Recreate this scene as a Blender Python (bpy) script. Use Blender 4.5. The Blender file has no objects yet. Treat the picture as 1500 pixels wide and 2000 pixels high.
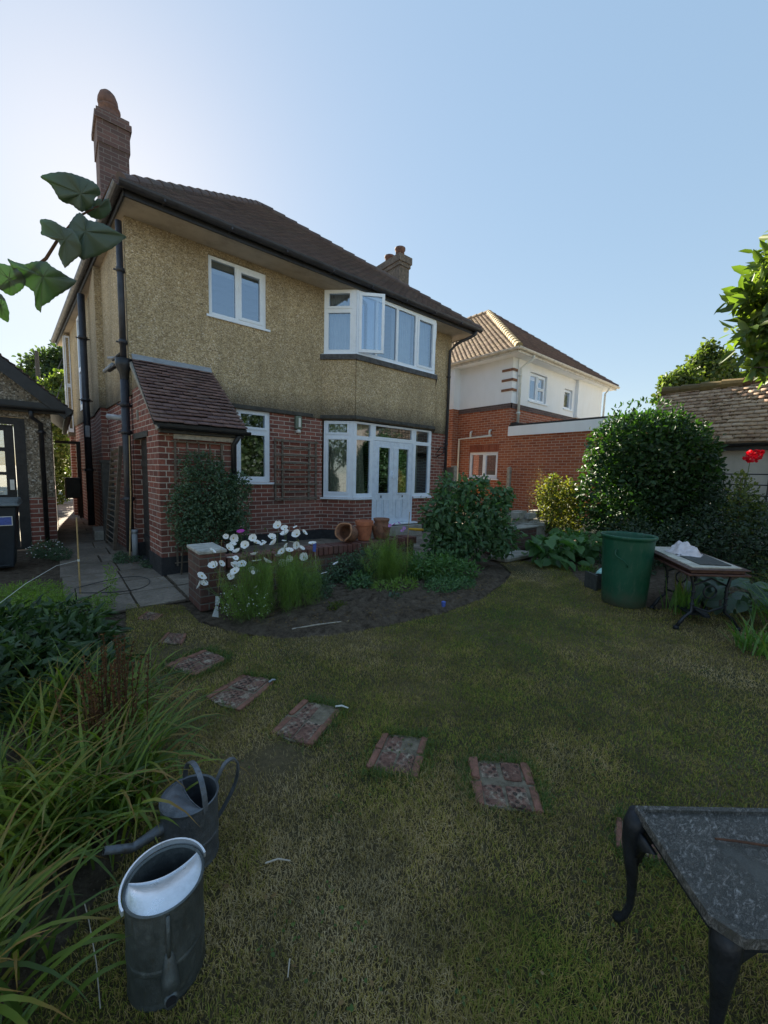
import bpy, bmesh, math, random
import numpy as np
from math import radians as R, sin, cos, pi
random.seed(7); rng = np.random.default_rng(7)
C = bpy.context.scene.collection
S = bpy.context.scene

# ------------------------------------------------------------------ camera, sky, sun, exposure
F_PX, YAW, PITCH, ROLL = 763.6, R(39.88), R(-5.595), R(1.476)
CAM = np.array([-.984, -7.013, 1.383])
fw = np.array([sin(YAW)*cos(PITCH), cos(YAW)*cos(PITCH), sin(PITCH)])
rt0 = np.array([cos(YAW), -sin(YAW), 0.]); up0 = np.cross(rt0, fw)
rt = rt0*cos(ROLL)+up0*sin(ROLL); upv = -rt0*sin(ROLL)+up0*cos(ROLL)
cd = bpy.data.cameras.new('camera'); cam = bpy.data.objects.new('camera', cd); C.objects.link(cam)
import mathutils
M3 = mathutils.Matrix(((rt[0], upv[0], -fw[0]), (rt[1], upv[1], -fw[1]), (rt[2], upv[2], -fw[2])))
cam.matrix_world = mathutils.Matrix.Translation(CAM) @ M3.to_4x4()
cd.sensor_fit = 'VERTICAL'; cd.sensor_height = 36; cd.sensor_width = 27; cd.lens = F_PX/2000*36
cd.clip_start = .02; cd.clip_end = 3000
S.camera = cam
SUN_AZ, SUN_EL = R(5.5), R(28)          # azimuth from +Y towards +X
w = bpy.data.worlds.new('World'); S.world = w; w.use_nodes = True
nt = w.node_tree; bg = nt.nodes['Background']
sky = nt.nodes.new('ShaderNodeTexSky'); sky.sky_type = 'NISHITA'; sky.sun_disc = False
sky.sun_elevation = SUN_EL; sky.sun_rotation = SUN_AZ
sky.air_density = 1.0; sky.dust_density = .25; sky.ozone_density = 1.0
# sky flattened by gamma: dim parts brightened to fill the shade, sun glow softened
gm = nt.nodes.new('ShaderNodeGamma'); gm.inputs['Gamma'].default_value = .27; nt.links.new(sky.outputs[0], gm.inputs[0])
hs = nt.nodes.new('ShaderNodeHueSaturation'); hs.inputs['Saturation'].default_value = 2.15; nt.links.new(gm.outputs[0], hs.inputs['Color'])
tn = nt.nodes.new('ShaderNodeMix'); tn.data_type = 'RGBA'; tn.blend_type = 'MULTIPLY'; tn.inputs[0].default_value = 1; tn.inputs[7].default_value = (.955, .965, .965, 1)
nt.links.new(hs.outputs[0], tn.inputs[6]); nt.links.new(tn.outputs[2], bg.inputs[0]); bg.inputs[1].default_value = .15
sl = bpy.data.lights.new('sun', 'SUN'); sl.energy = 5.0; sl.angle = R(.6); sl.color = (1, .90, .74)
so = bpy.data.objects.new('sun', sl); C.objects.link(so)
sd = mathutils.Vector((sin(SUN_AZ)*cos(SUN_EL), cos(SUN_AZ)*cos(SUN_EL), sin(SUN_EL)))
so.rotation_euler = sd.to_track_quat('Z', 'Y').to_euler()
S.view_settings.view_transform = 'Standard'; S.view_settings.look = 'None'
S.view_settings.exposure = 2.0; S.view_settings.gamma = 1
S.render.engine = 'CYCLES'; S.cycles.max_bounces = 8; S.cycles.transparent_max_bounces = 12

def ray(x, y): return fw+(x-750)/F_PX*rt-(y-1000)/F_PX*upv
def G(x, y, v=0., ax=2):                    # point seen at photo pixel (x, y) on the plane coord[ax] = v
    d = ray(x, y); return CAM+(v-CAM[ax])/d[ax]*d
def T(x, y, t): return CAM+t*ray(x, y)      # point at depth t metres
def PX(P):
    d = np.asarray(P)-CAM; z = d@fw
    return 750+F_PX*(d@rt)/z, 1000-F_PX*(d@upv)/z, z

# ------------------------------------------------------------------ materials
def srgb(*c):
    return tuple((x/12.92 if x <= .04045 else ((x+.055)/1.055)**2.4) for x in [v/255 for v in c])
class NT:
    def __init__(s, name):
        s.m = bpy.data.materials.new(name); s.m.use_nodes = True; s.t = s.m.node_tree; s.n = s.t.nodes
        s.b = s.n['Principled BSDF']; s.out = s.n['Material Output']
    def new(s, ty, **kw):
        x = s.n.new(ty)
        for k, v in kw.items():
            if hasattr(x, k): setattr(x, k, v)
            else: x.inputs[k].default_value = v
        return x
    def l(s, a, b): s.t.links.new(a, b)
    def coord(s, kind='Object'): return s.new('ShaderNodeTexCoord').outputs[kind]
    def mapping(s, vec, scale=(1, 1, 1), loc=(0, 0, 0), rot=(0, 0, 0)):
        m = s.new('ShaderNodeMapping'); s.l(vec, m.inputs[0])
        m.inputs['Scale'].default_value = scale; m.inputs['Location'].default_value = loc; m.inputs['Rotation'].default_value = rot
        return m.outputs[0]
    def noise(s, vec, scale, detail=4, rough=.6, dist=0):
        n = s.new('ShaderNodeTexNoise'); s.l(vec, n.inputs['Vector']); n.inputs['Scale'].default_value = scale
        n.inputs['Detail'].default_value = detail; n.inputs['Roughness'].default_value = rough; n.inputs['Distortion'].default_value = dist
        return n.outputs['Fac']
    def vor(s, vec, scale, out='Color', feature='F1'):
        n = s.new('ShaderNodeTexVoronoi'); n.feature = feature; s.l(vec, n.inputs['Vector']); n.inputs['Scale'].default_value = scale
        return n.outputs[out]
    def ramp(s, fac, stops, interp='LINEAR'):
        r = s.new('ShaderNodeValToRGB'); s.l(fac, r.inputs[0]); cr = r.color_ramp; cr.interpolation = interp
        while len(cr.elements) < len(stops): cr.elements.new(.5)
        for e, (p, c) in zip(cr.elements, stops): e.position = p; e.color = (*c, 1) if len(c) == 3 else c
        return r.outputs[0]
    def rampf(s, fac, stops): return s.ramp(fac, [(p, (v, v, v)) for p, v in stops])
    def mix(s, fac, a, b, mode='MIX'):
        m = s.new('ShaderNodeMix'); m.data_type = 'RGBA'; m.blend_type = mode
        for v, i in ((fac, m.inputs[0]), (a, m.inputs[6]), (b, m.inputs[7])):
            if hasattr(v, 'links'): s.l(v, i)
            else: i.default_value = v if isinstance(v, (int, float)) else (*v, 1)
        return m.outputs[2]
    def math(s, op, a, b=0.):
        m = s.new('ShaderNodeMath'); m.operation = op
        for v, i in ((a, m.inputs[0]), (b, m.inputs[1])):
            if hasattr(v, 'links'): s.l(v, i)
            else: i.default_value = v
        return m.outputs[0]
    def sep(s, vec, i):
        n = s.new('ShaderNodeSeparateXYZ'); s.l(vec, n.inputs[0]); return n.outputs[i]
    def rnd(s): return s.new('ShaderNodeNewGeometry').outputs['Random Per Island']
    def col(s, c):
        if hasattr(c, 'links'): s.l(c, s.b.inputs['Base Color'])
        else: s.b.inputs['Base Color'].default_value = (*c, 1)
    def rough(s, v):
        if hasattr(v, 'links'): s.l(v, s.b.inputs['Roughness'])
        else: s.b.inputs['Roughness'].default_value = v
    def bump(s, h, strength=.5, dist=.01):
        b = s.new('ShaderNodeBump'); s.l(h, b.inputs['Height']); b.inputs['Strength'].default_value = strength
        b.inputs['Distance'].default_value = dist; s.l(b.outputs[0], s.b.inputs['Normal'])

def m_plain(name, c, rough=.6, var=.25, scale=12, metal=0, bump=.15, dark=None, spec=.5):
    m = NT(name); o = m.coord(); n = m.noise(o, scale, 5, .65)
    d = dark or tuple(x*(1-var*1.6) for x in c); l = tuple(min(1, x*(1+var)) for x in c)
    m.col(m.ramp(n, [(.25, d), (.5, c), (.8, l)])); m.rough(m.rampf(m.noise(o, scale*2.3, 3), [(.3, max(.05, rough-.12)), (.7, min(1, rough+.12))]))
    m.b.inputs['Metallic'].default_value = metal; m.b.inputs['Specular IOR Level'].default_value = spec
    m.bump(m.noise(o, scale*6, 4, .7), bump, .004)
    return m.m

def m_brick(name, cols, mortar, dirt=.4, dirtcol=(.10, .085, .07), pale=0., msz=.007):
    m = NT(name); uv = m.coord('UV'); o = m.coord()
    wob = m.noise(o, 30, 2); sv = m.new('ShaderNodeVectorMath'); sv.operation = 'SCALE'; cm = m.new('ShaderNodeCombineXYZ')
    m.l(wob, cm.inputs[0]); m.l(m.noise(o, 41, 2), cm.inputs[1]); m.l(cm.outputs[0], sv.inputs[0]); sv.inputs['Scale'].default_value = .006
    ad = m.new('ShaderNodeVectorMath'); ad.operation = 'ADD'; m.l(uv, ad.inputs[0]); m.l(sv.outputs[0], ad.inputs[1])
    b = m.new('ShaderNodeTexBrick'); m.l(ad.outputs[0], b.inputs['Vector'])
    b.inputs['Scale'].default_value = 1; b.inputs['Brick Width'].default_value = .225; b.inputs['Row Height'].default_value = .075
    b.inputs['Mortar Size'].default_value = msz; b.inputs['Mortar Smooth'].default_value = .3; b.inputs['Bias'].default_value = 0
    b.inputs['Color1'].default_value = (0, 0, 0, 1); b.inputs['Color2'].default_value = (1, 1, 1, 1); b.inputs['Mortar'].default_value = (.5, .5, .5, 1)
    k = len(cols); bc = m.ramp(b.outputs['Color'], [(i/(k-1), c) for i, c in enumerate(cols)])
    bc = m.mix(m.rampf(m.noise(o, 55, 4, .7), [(.3, 0), (.75, .6)]), bc, tuple(x*.45 for x in cols[0]))
    mc = m.mix(m.noise(o, 25, 3), mortar, tuple(x*.7 for x in mortar))
    c = m.mix(b.outputs['Fac'], bc, mc)
    if pale: c = m.mix(m.rampf(m.noise(o, 1.6, 6, .75, .6), [(.5, 0), (.75, pale)]), c, (.33, .27, .24))
    c = m.mix(m.rampf(m.noise(o, .9, 7, .75, .5), [(.42, 0), (.8, dirt)]), c, dirtcol)
    m.col(c); m.rough(.88)
    h = m.math('ADD', m.math('MULTIPLY', b.outputs['Fac'], -1.), m.math('MULTIPLY', m.noise(o, 90, 3), .35))
    m.bump(h, .6, .008)
    return m.m

def m_pebble(name, cols, z0=2.45, band=.45, soot=.5, scale=75):
    m = NT(name); o = m.coord(); v = m.sep(m.vor(o, scale), 0)
    c = m.ramp(v, [(0, cols[0]), (.3, cols[1]), (.6, cols[2]), (.85, cols[3]), (1, cols[4])])
    c = m.mix(m.rampf(m.noise(o, 22, 3, .6), [(.3, .0), (.72, .4)]), c, cols[0])
    st = m.mapping(o, (1.2, 1.2, .45)); big = m.noise(st, 1.3, 6, .7, .4)
    c = m.mix(m.rampf(big, [(.42, 0), (.75, soot)]), c, tuple(x*.45 for x in cols[1]))
    sk = m.rampf(m.noise(m.mapping(o, (7, 7, .3)), 1.0, 4, .6), [(.55, 0), (.78, .32)]); c = m.mix(sk, c, (.13, .115, .085))
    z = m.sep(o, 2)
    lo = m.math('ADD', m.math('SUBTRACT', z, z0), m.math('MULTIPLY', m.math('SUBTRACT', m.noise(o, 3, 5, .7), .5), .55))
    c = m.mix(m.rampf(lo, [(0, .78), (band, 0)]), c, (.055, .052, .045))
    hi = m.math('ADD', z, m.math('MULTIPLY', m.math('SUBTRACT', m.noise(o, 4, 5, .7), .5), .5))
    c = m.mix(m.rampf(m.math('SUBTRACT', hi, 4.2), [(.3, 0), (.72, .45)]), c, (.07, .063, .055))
    m.col(c); m.rough(.92)
    m.bump(m.math('ADD', m.vor(o, scale, 'Distance'), m.math('MULTIPLY', m.noise(o, 20), .4)), .55, .02)
    return m.m

def m_leaf(name, cols, trans=.35, rough=.45, tcol=None, clump=3., tips=None, spec=.4):
    m = NT(name); o = m.coord(); r = m.rnd(); k = len(cols)
    f = m.math('ADD', m.math('MULTIPLY', r, .65), m.math('MULTIPLY', m.rampf(m.noise(o, clump, 3), [(.3, 0), (.7, 1)]), .35))
    c = m.ramp(f, [(i/(k-1), x) for i, x in enumerate(cols)])
    if tips:
        v = m.sep(m.coord('UV'), 1)
        q = m.math('ADD', v, m.math('MULTIPLY', m.math('SUBTRACT', r, .5), .8))
        c = m.mix(m.rampf(q, [(.72, 0), (1.05, .9)]), c, tips)
    m.col(c); m.rough(rough); m.b.inputs['Specular IOR Level'].default_value = spec
    tr = m.new('ShaderNodeBsdfTranslucent'); hs = m.new('ShaderNodeMix'); hs.data_type = 'RGBA'; hs.blend_type = 'MULTIPLY'
    m.l(c, hs.inputs[6]); hs.inputs[7].default_value = (*(tcol or (1.9, 2.2, .7)), 1); hs.inputs[0].default_value = 1
    m.l(hs.outputs[2], tr.inputs[0])
    ms = m.new('ShaderNodeMixShader'); ms.inputs[0].default_value = trans
    m.l(m.b.outputs[0], ms.inputs[1]); m.l(tr.outputs[0], ms.inputs[2]); m.l(ms.outputs[0], m.out.inputs[0])
    return m.m

def m_glass(name, tint=(.75, .8, .82), f0=.10, f1=.85, dirt=.03, wob=0.):
    m = NT(name); m.n.remove(m.b)
    tr = m.new('ShaderNodeBsdfTransparent'); tr.inputs[0].default_value = (*tint, 1)
    gl = m.new('ShaderNodeBsdfGlossy'); gl.inputs['Roughness'].default_value = dirt; gl.inputs[0].default_value = (.72, .85, 1, 1)
    fr = m.new('ShaderNodeFresnel'); fr.inputs[0].default_value = 1.7
    f = m.rampf(fr.outputs[0], [(0, f0), (.06, f0), (.6, f1)])
    mx = m.new('ShaderNodeMixShader'); m.l(f, mx.inputs[0]); m.l(tr.outputs[0], mx.inputs[1]); m.l(gl.outputs[0], mx.inputs[2]); m.l(mx.outputs[0], m.out.inputs[0])
    if wob:
        b = m.new('ShaderNodeBump'); m.l(m.noise(m.coord(), 60, 3), b.inputs['Height']); b.inputs['Strength'].default_value = wob; b.inputs['Distance'].default_value = .01
        m.l(b.outputs[0], gl.inputs['Normal'])
    return m.m

def m_tile(name, cols, moss=None, mossf=.3, rough=.85):
    m = NT(name); o = m.coord(); k = len(cols)
    c = m.ramp(m.rnd(), [(i/(k-1), x) for i, x in enumerate(cols)])
    c = m.mix(m.rampf(m.noise(o, 14, 5, .7), [(.3, 0), (.75, .55)]), c, tuple(x*.5 for x in cols[0]))
    if moss: c = m.mix(m.rampf(m.noise(o, 2.2, 8, .8, .4), [(.5, 0), (.66, mossf)]), c, moss)
    m.col(c); m.rough(rough); m.bump(m.noise(o, 60, 4, .7), .35, .006)
    return m.m

MAT = {}
MAT['brick'] = m_brick('red_brick', [(.16, .052, .040), (.28, .085, .060), (.37, .12, .082), (.22, .08, .065)], (.62, .54, .47), .28, pale=.4)
MAT['brickn'] = m_brick('orange_brick', [(.30, .075, .035), (.42, .115, .05), (.50, .16, .075), (.34, .105, .065)], (.55, .43, .35), .16, (.2, .1, .07))
MAT['brickold'] = m_brick('old_brick', [(.13, .05, .04), (.19, .075, .058), (.10, .055, .05), (.21, .10, .075)], (.20, .185, .165), .6, (.06, .06, .05), pale=.2)
MAT['bricksoot'] = m_brick('sooty_brick', [(.09, .06, .06), (.13, .08, .078), (.17, .10, .092)], (.19, .17, .165), .35, (.07, .06, .06))
MAT['pebble'] = m_pebble('pebbledash', [(.22, .165, .10), (.44, .335, .19), (.61, .47, .27), (.73, .60, .39), (.86, .76, .62)])
MAT['pebbleg'] = m_pebble('pebbledash_garage', [(.10, .085, .065), (.20, .165, .12), (.32, .27, .20), (.44, .38, .30), (.66, .62, .55)], 0, .1, .4, 45)
def m_render(name, c, dirt, amt=.4):
    m = NT(name); o = m.coord(); st = m.mapping(o, (1.5, 1.5, .5))
    m.col(m.mix(m.rampf(m.noise(st, 1.6, 7, .7, .5), [(.4, 0), (.8, amt)]), c, dirt)); m.rough(.9); m.bump(m.noise(o, 40, 4, .7), .25, .006); return m.m
MAT['white'] = m_render('white_render', (.84, .87, .92), (.62, .62, .60), .3)
MAT['greyrender'] = m_render('grey_render', (.50, .49, .47), (.24, .23, .21), .7)
MAT['cream'] = m_render('cream_render', (.75, .66, .45), (.5, .42, .28), .4)
MAT['plinth'] = m_plain('bitumen_plinth', (.028, .028, .032), .75, .5, 8, dark=(.012, .012, .014))
MAT['upvc'] = m_plain('white_window_frame', (.80, .87, .97), .35, .05, 6, bump=.03)
MAT['upvcd'] = m_plain('white_painted_wood', (.72, .80, .92), .45, .12, 9, bump=.1)
MAT['glass'] = m_glass('window_glass', (.72, .76, .78), .26, .85)
MAT['glassup'] = m_glass('upper_window_glass', (.60, .66, .72), .34, .85)
MAT['frost'] = m_glass('rippled_glass', (.5, .52, .5), .35, .9, .12, .8)
MAT['soffit'] = m_plain('soffit_paint', (.42, .37, .31), .8, .2, 3, bump=.1)
MAT['gutter'] = m_plain('black_gutter', (.03, .032, .042), .45, .4, 7, bump=.15)
MAT['black'] = m_plain('black_paint', (.016, .017, .02), .45, .4, 9, bump=.2)
MAT['blackwood'] = m_plain('black_stained_wood', (.02, .02, .021), .6, .5, 12, bump=.4)
MAT['roofm'] = m_tile('main_roof_tiles', [(.085, .065, .066), (.115, .085, .082), (.135, .10, .095), (.10, .078, .078)], (.10, .095, .08), .5)
MAT['roofp'] = m_tile('outhouse_roof_tiles', [(.14, .082, .08), (.20, .12, .108), (.25, .155, .135), (.17, .11, .11)], (.16, .15, .13), .4, .7)
MAT['roofn_lit'] = m_tile('next_house_sunlit_tiles', [(.16, .105, .07), (.26, .18, .115), (.38, .275, .185), (.20, .13, .09)], (.32, .24, .10), .6)  # side slope of the same roof: sunlight is put into the lighter tone
MAT['roofn_shade'] = m_tile('next_house_shaded_tiles', [(.11, .075, .07), (.15, .10, .09), (.18, .12, .105)], (.12, .10, .075), .5)  # front slope: its shade is put into a darker tile colour
MAT['roofo'] = m_tile('outbuilding_tiles', [(.34, .235, .17), (.52, .38, .27), (.66, .51, .38), (.42, .28, .20)], (.17, .085, .045), .8)
MAT['hip'] = m_tile('lichen_ridge', [(.26, .19, .09), (.36, .28, .14), (.42, .34, .2)], (.2, .14, .08), .4)
MAT['moss'] = m_tile('dry_moss', [(.09, .04, .022), (.14, .07, .03), (.13, .10, .035), (.22, .15, .05)])
MAT['lead'] = m_plain('lead_flashing', (.30, .33, .37), .5, .2, 10)
MAT['terra'] = m_plain('terracotta', (.42, .14, .07), .8, .3, 14, dark=(.2, .07, .04))
MAT['terraold'] = m_plain('weathered_terracotta', (.22, .105, .065), .85, .5, 16, dark=(.08, .05, .035))
MAT['darkpot'] = m_plain('sooty_pot', (.13, .075, .062), .9, .4, 14, dark=(.06, .04, .036))
MAT['veinpale'] = m_leaf('leaf_vein', [(.16, .20, .14), (.2, .25, .17)], .5, .6, (1.3, 1.6, .9))
MAT['clay'] = m_plain('broken_clay', (.40, .20, .11), .85, .3, 14)
MAT['wood'] = m_plain('weathered_wood', (.15, .125, .10), .85, .45, 18, dark=(.06, .05, .042))
MAT['woodpale'] = m_plain('pale_wood', (.42, .38, .32), .85, .35, 18)
MAT['slat'] = m_plain('dark_slatted_wood', (.055, .058, .055), .75, .5, 18, dark=(.02, .022, .022))
MAT['cane'] = m_plain('bamboo_cane', (.42, .29, .13), .55, .3, 22)
MAT['concrete'] = m_plain('concrete', (.33, .31, .27), .9, .35, 9, dark=(.17, .16, .14))
MAT['pale'] = m_plain('pale_plastic', (.72, .72, .68), .5, .1, 8)
MAT['plastic'] = m_plain('grey_plastic', (.28, .29, .31), .5, .2, 9)
MAT['bin'] = m_plain('dark_bin_plastic', (.022, .03, .04), .5, .3, 5, bump=.1)
MAT['greenbin'] = m_plain('green_plastic', (.006, .085, .045), .42, .18, 5, bump=.1)
MAT['curtain'] = m_plain('net_curtain', (.72, .76, .78), .9, .08, 6, bump=.05)
MAT['drape'] = m_plain('patterned_drape', (.50, .52, .40), .9, .35, 22, bump=.05)
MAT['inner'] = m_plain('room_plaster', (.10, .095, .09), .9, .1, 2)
MAT['dark'] = m_plain('painted_hole_dark', (.008, .008, .01), .9, .1, 2)
MAT['zinc'] = m_plain('aged_zinc', (.16, .18, .21), .42, .45, 14, metal=.75, bump=.15, dark=(.05, .06, .075))
MAT['zincb'] = m_plain('bright_zinc', (.72, .76, .82), .36, .2, 9, metal=.6, bump=.3, dark=(.42, .46, .5))
MAT['zincg'] = m_plain('green_grey_zinc', (.10, .125, .12), .5, .45, 10, metal=.6, bump=.2, dark=(.04, .052, .055))
MAT['iron'] = m_plain('cast_iron', (.02, .024, .032), .45, .5, 20, metal=.3, bump=.3)
MAT['bag'] = m_plain('plastic_bag', (.66, .60, .62), .4, .2, 14, bump=.3)
MAT['mahog'] = m_plain('mahogany_edge', (.075, .03, .022), .5, .5, 20)
def m_soil():
    m = NT('soil'); o = m.coord(); n = m.noise(o, 14, 8, .75, .3)
    c = m.ramp(n, [(.3, (.055, .044, .034)), (.5, (.16, .125, .095)), (.7, (.27, .22, .17))])
    c = m.mix(m.rampf(m.vor(o, 60, 'Distance'), [(.12, .8), (.2, 0)]), c, (.26, .22, .17))
    m.col(c); m.rough(.95); m.b.inputs['Specular IOR Level'].default_value = .08; m.bump(m.math('ADD', n, m.noise(o, 60, 5, .8)), 1., .05); return m.m
MAT['soil'] = m_soil()
MAT['yellow'] = m_plain('yellow_plastic', (.75, .42, .02), .45, .2, 12)
MAT['orange'] = m_plain('orange_flower', (.80, .22, .05), .6, .2, 12)
MAT['petal'] = m_leaf('white_petal', [(.86, .88, .88), (.95, .95, .95)], .2, .7, (1, 1, 1))
MAT['pink'] = m_leaf('magenta_petal', [(.5, .06, .42), (.62, .1, .5)], .3, .6, (1.3, 1, 1.3))
MAT['lilac'] = m_leaf('lilac_petal', [(.5, .25, .62), (.6, .35, .7)], .3, .6, (1.2, 1, 1.2))
MAT['rosered'] = m_leaf('red_rose_petal', [(.55, .004, .02), (.85, .015, .05)], .35, .5, (1.6, .7, .7))
MAT['yolk'] = m_plain('flower_centre', (.5, .36, .05), .8, .2, 30)
MAT['labelw'] = m_plain('white_label', (.72, .76, .82), .5, .15, 60)
MAT['labelb'] = m_plain('blue_label', (.08, .13, .45), .5, .3, 60)
MAT['bark'] = m_plain('bark', (.09, .07, .05), .9, .4, 20, bump=.8)
MAT['stem'] = m_plain('green_stem', (.10, .15, .05), .7, .3, 20)
MAT['brownstem'] = m_leaf('dry_stem', [(.05, .022, .012), (.10, .045, .02), (.20, .10, .04)], .1, .8)
# foliage
GR = lambda a, b, c: [tuple(v/255*1. for v in a), tuple(v/255 for v in b), tuple(v/255 for v in c)]
MAT['ivy'] = m_leaf('jasmine_leaf', [(0.034, 0.067, 0.042), (0.067, 0.123, 0.072), (0.142, 0.218, 0.133)], .2, .5)
MAT['cam'] = m_leaf('camellia_leaf', [(.012, .030, .012), (.024, .058, .021), (.052, .105, .034)], .22, .42, (2.6, 3.2, .6), spec=.3)
MAT['hyd'] = m_leaf('abutilon_leaf', [(0.038, 0.080, 0.042), (0.067, 0.142, 0.065), (0.133, 0.247, 0.095)], .25, .5)
MAT['yel'] = m_leaf('euonymus_leaf', [(.04, .07, .02), (.08, .115, .03), (.20, .20, .055)], .4, .5, (2.4, 2.1, .5))
MAT['rhub'] = m_leaf('broad_leaf', [(0.043, 0.102, 0.037), (0.076, 0.170, 0.058), (0.136, 0.255, 0.085)], .3, .45)
MAT['hosta'] = m_leaf('hosta_leaf', [(0.049, 0.084, 0.063), (0.084, 0.133, 0.098), (0.126, 0.182, 0.126)], .2, .35)
MAT['darkshrub'] = m_leaf('dark_shrub_leaf', [(0.012, 0.024, 0.013), (0.022, 0.045, 0.021), (0.045, 0.083, 0.033)], .15, .5)
MAT['roseleaf'] = m_leaf('rose_leaf', [(0.036, 0.066, 0.024), (0.084, 0.120, 0.036), (0.192, 0.216, 0.060)], .35, .45, (2.2, 2.2, .6))
MAT['peony'] = m_leaf('peony_leaf', [(0.019, 0.042, 0.019), (0.042, 0.085, 0.034), (0.095, 0.162, 0.057)], .2, .4)
MAT['fern'] = m_leaf('feathery_leaf', [(.10, .17, .045), (.16, .25, .06), (.24, .33, .09)], .35, .6)
MAT['lily'] = m_leaf('strap_leaf', [(.035, .065, .014), (.085, .14, .022), (.20, .27, .042), (.36, .36, .065)], .3, .4, tips=(.24, .13, .035))
MAT['croc'] = m_leaf('sword_leaf', [(.06, .13, .03), (.11, .22, .045), (.2, .32, .08)], .3, .4, tips=(.18, .14, .04))
MAT['dry'] = m_leaf('dead_leaf', [(.12, .07, .03), (.22, .14, .06), (.30, .22, .11)], .15, .8)
MAT['treeg'] = m_leaf('backlit_tree_leaf', [(.04, .065, .022), (.07, .105, .03), (.14, .165, .045)], .4, .5, (2.0, 2.2, .6))
MAT['treed'] = m_leaf('dark_tree_leaf', [(.018, .032, .015), (.035, .06, .025), (.07, .09, .03)], .4, .5)
MAT['mag'] = m_leaf('glossy_tree_leaf', [(.045, .075, .022), (.08, .13, .032), (.17, .20, .05)], .42, .4, (2.2, 2.3, .6))
MAT['big'] = m_leaf('big_lobed_leaf', [(.12, .16, .145), (.16, .20, .16)], .42, .5, (1.4, 1.9, .8), clump=30)

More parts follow.
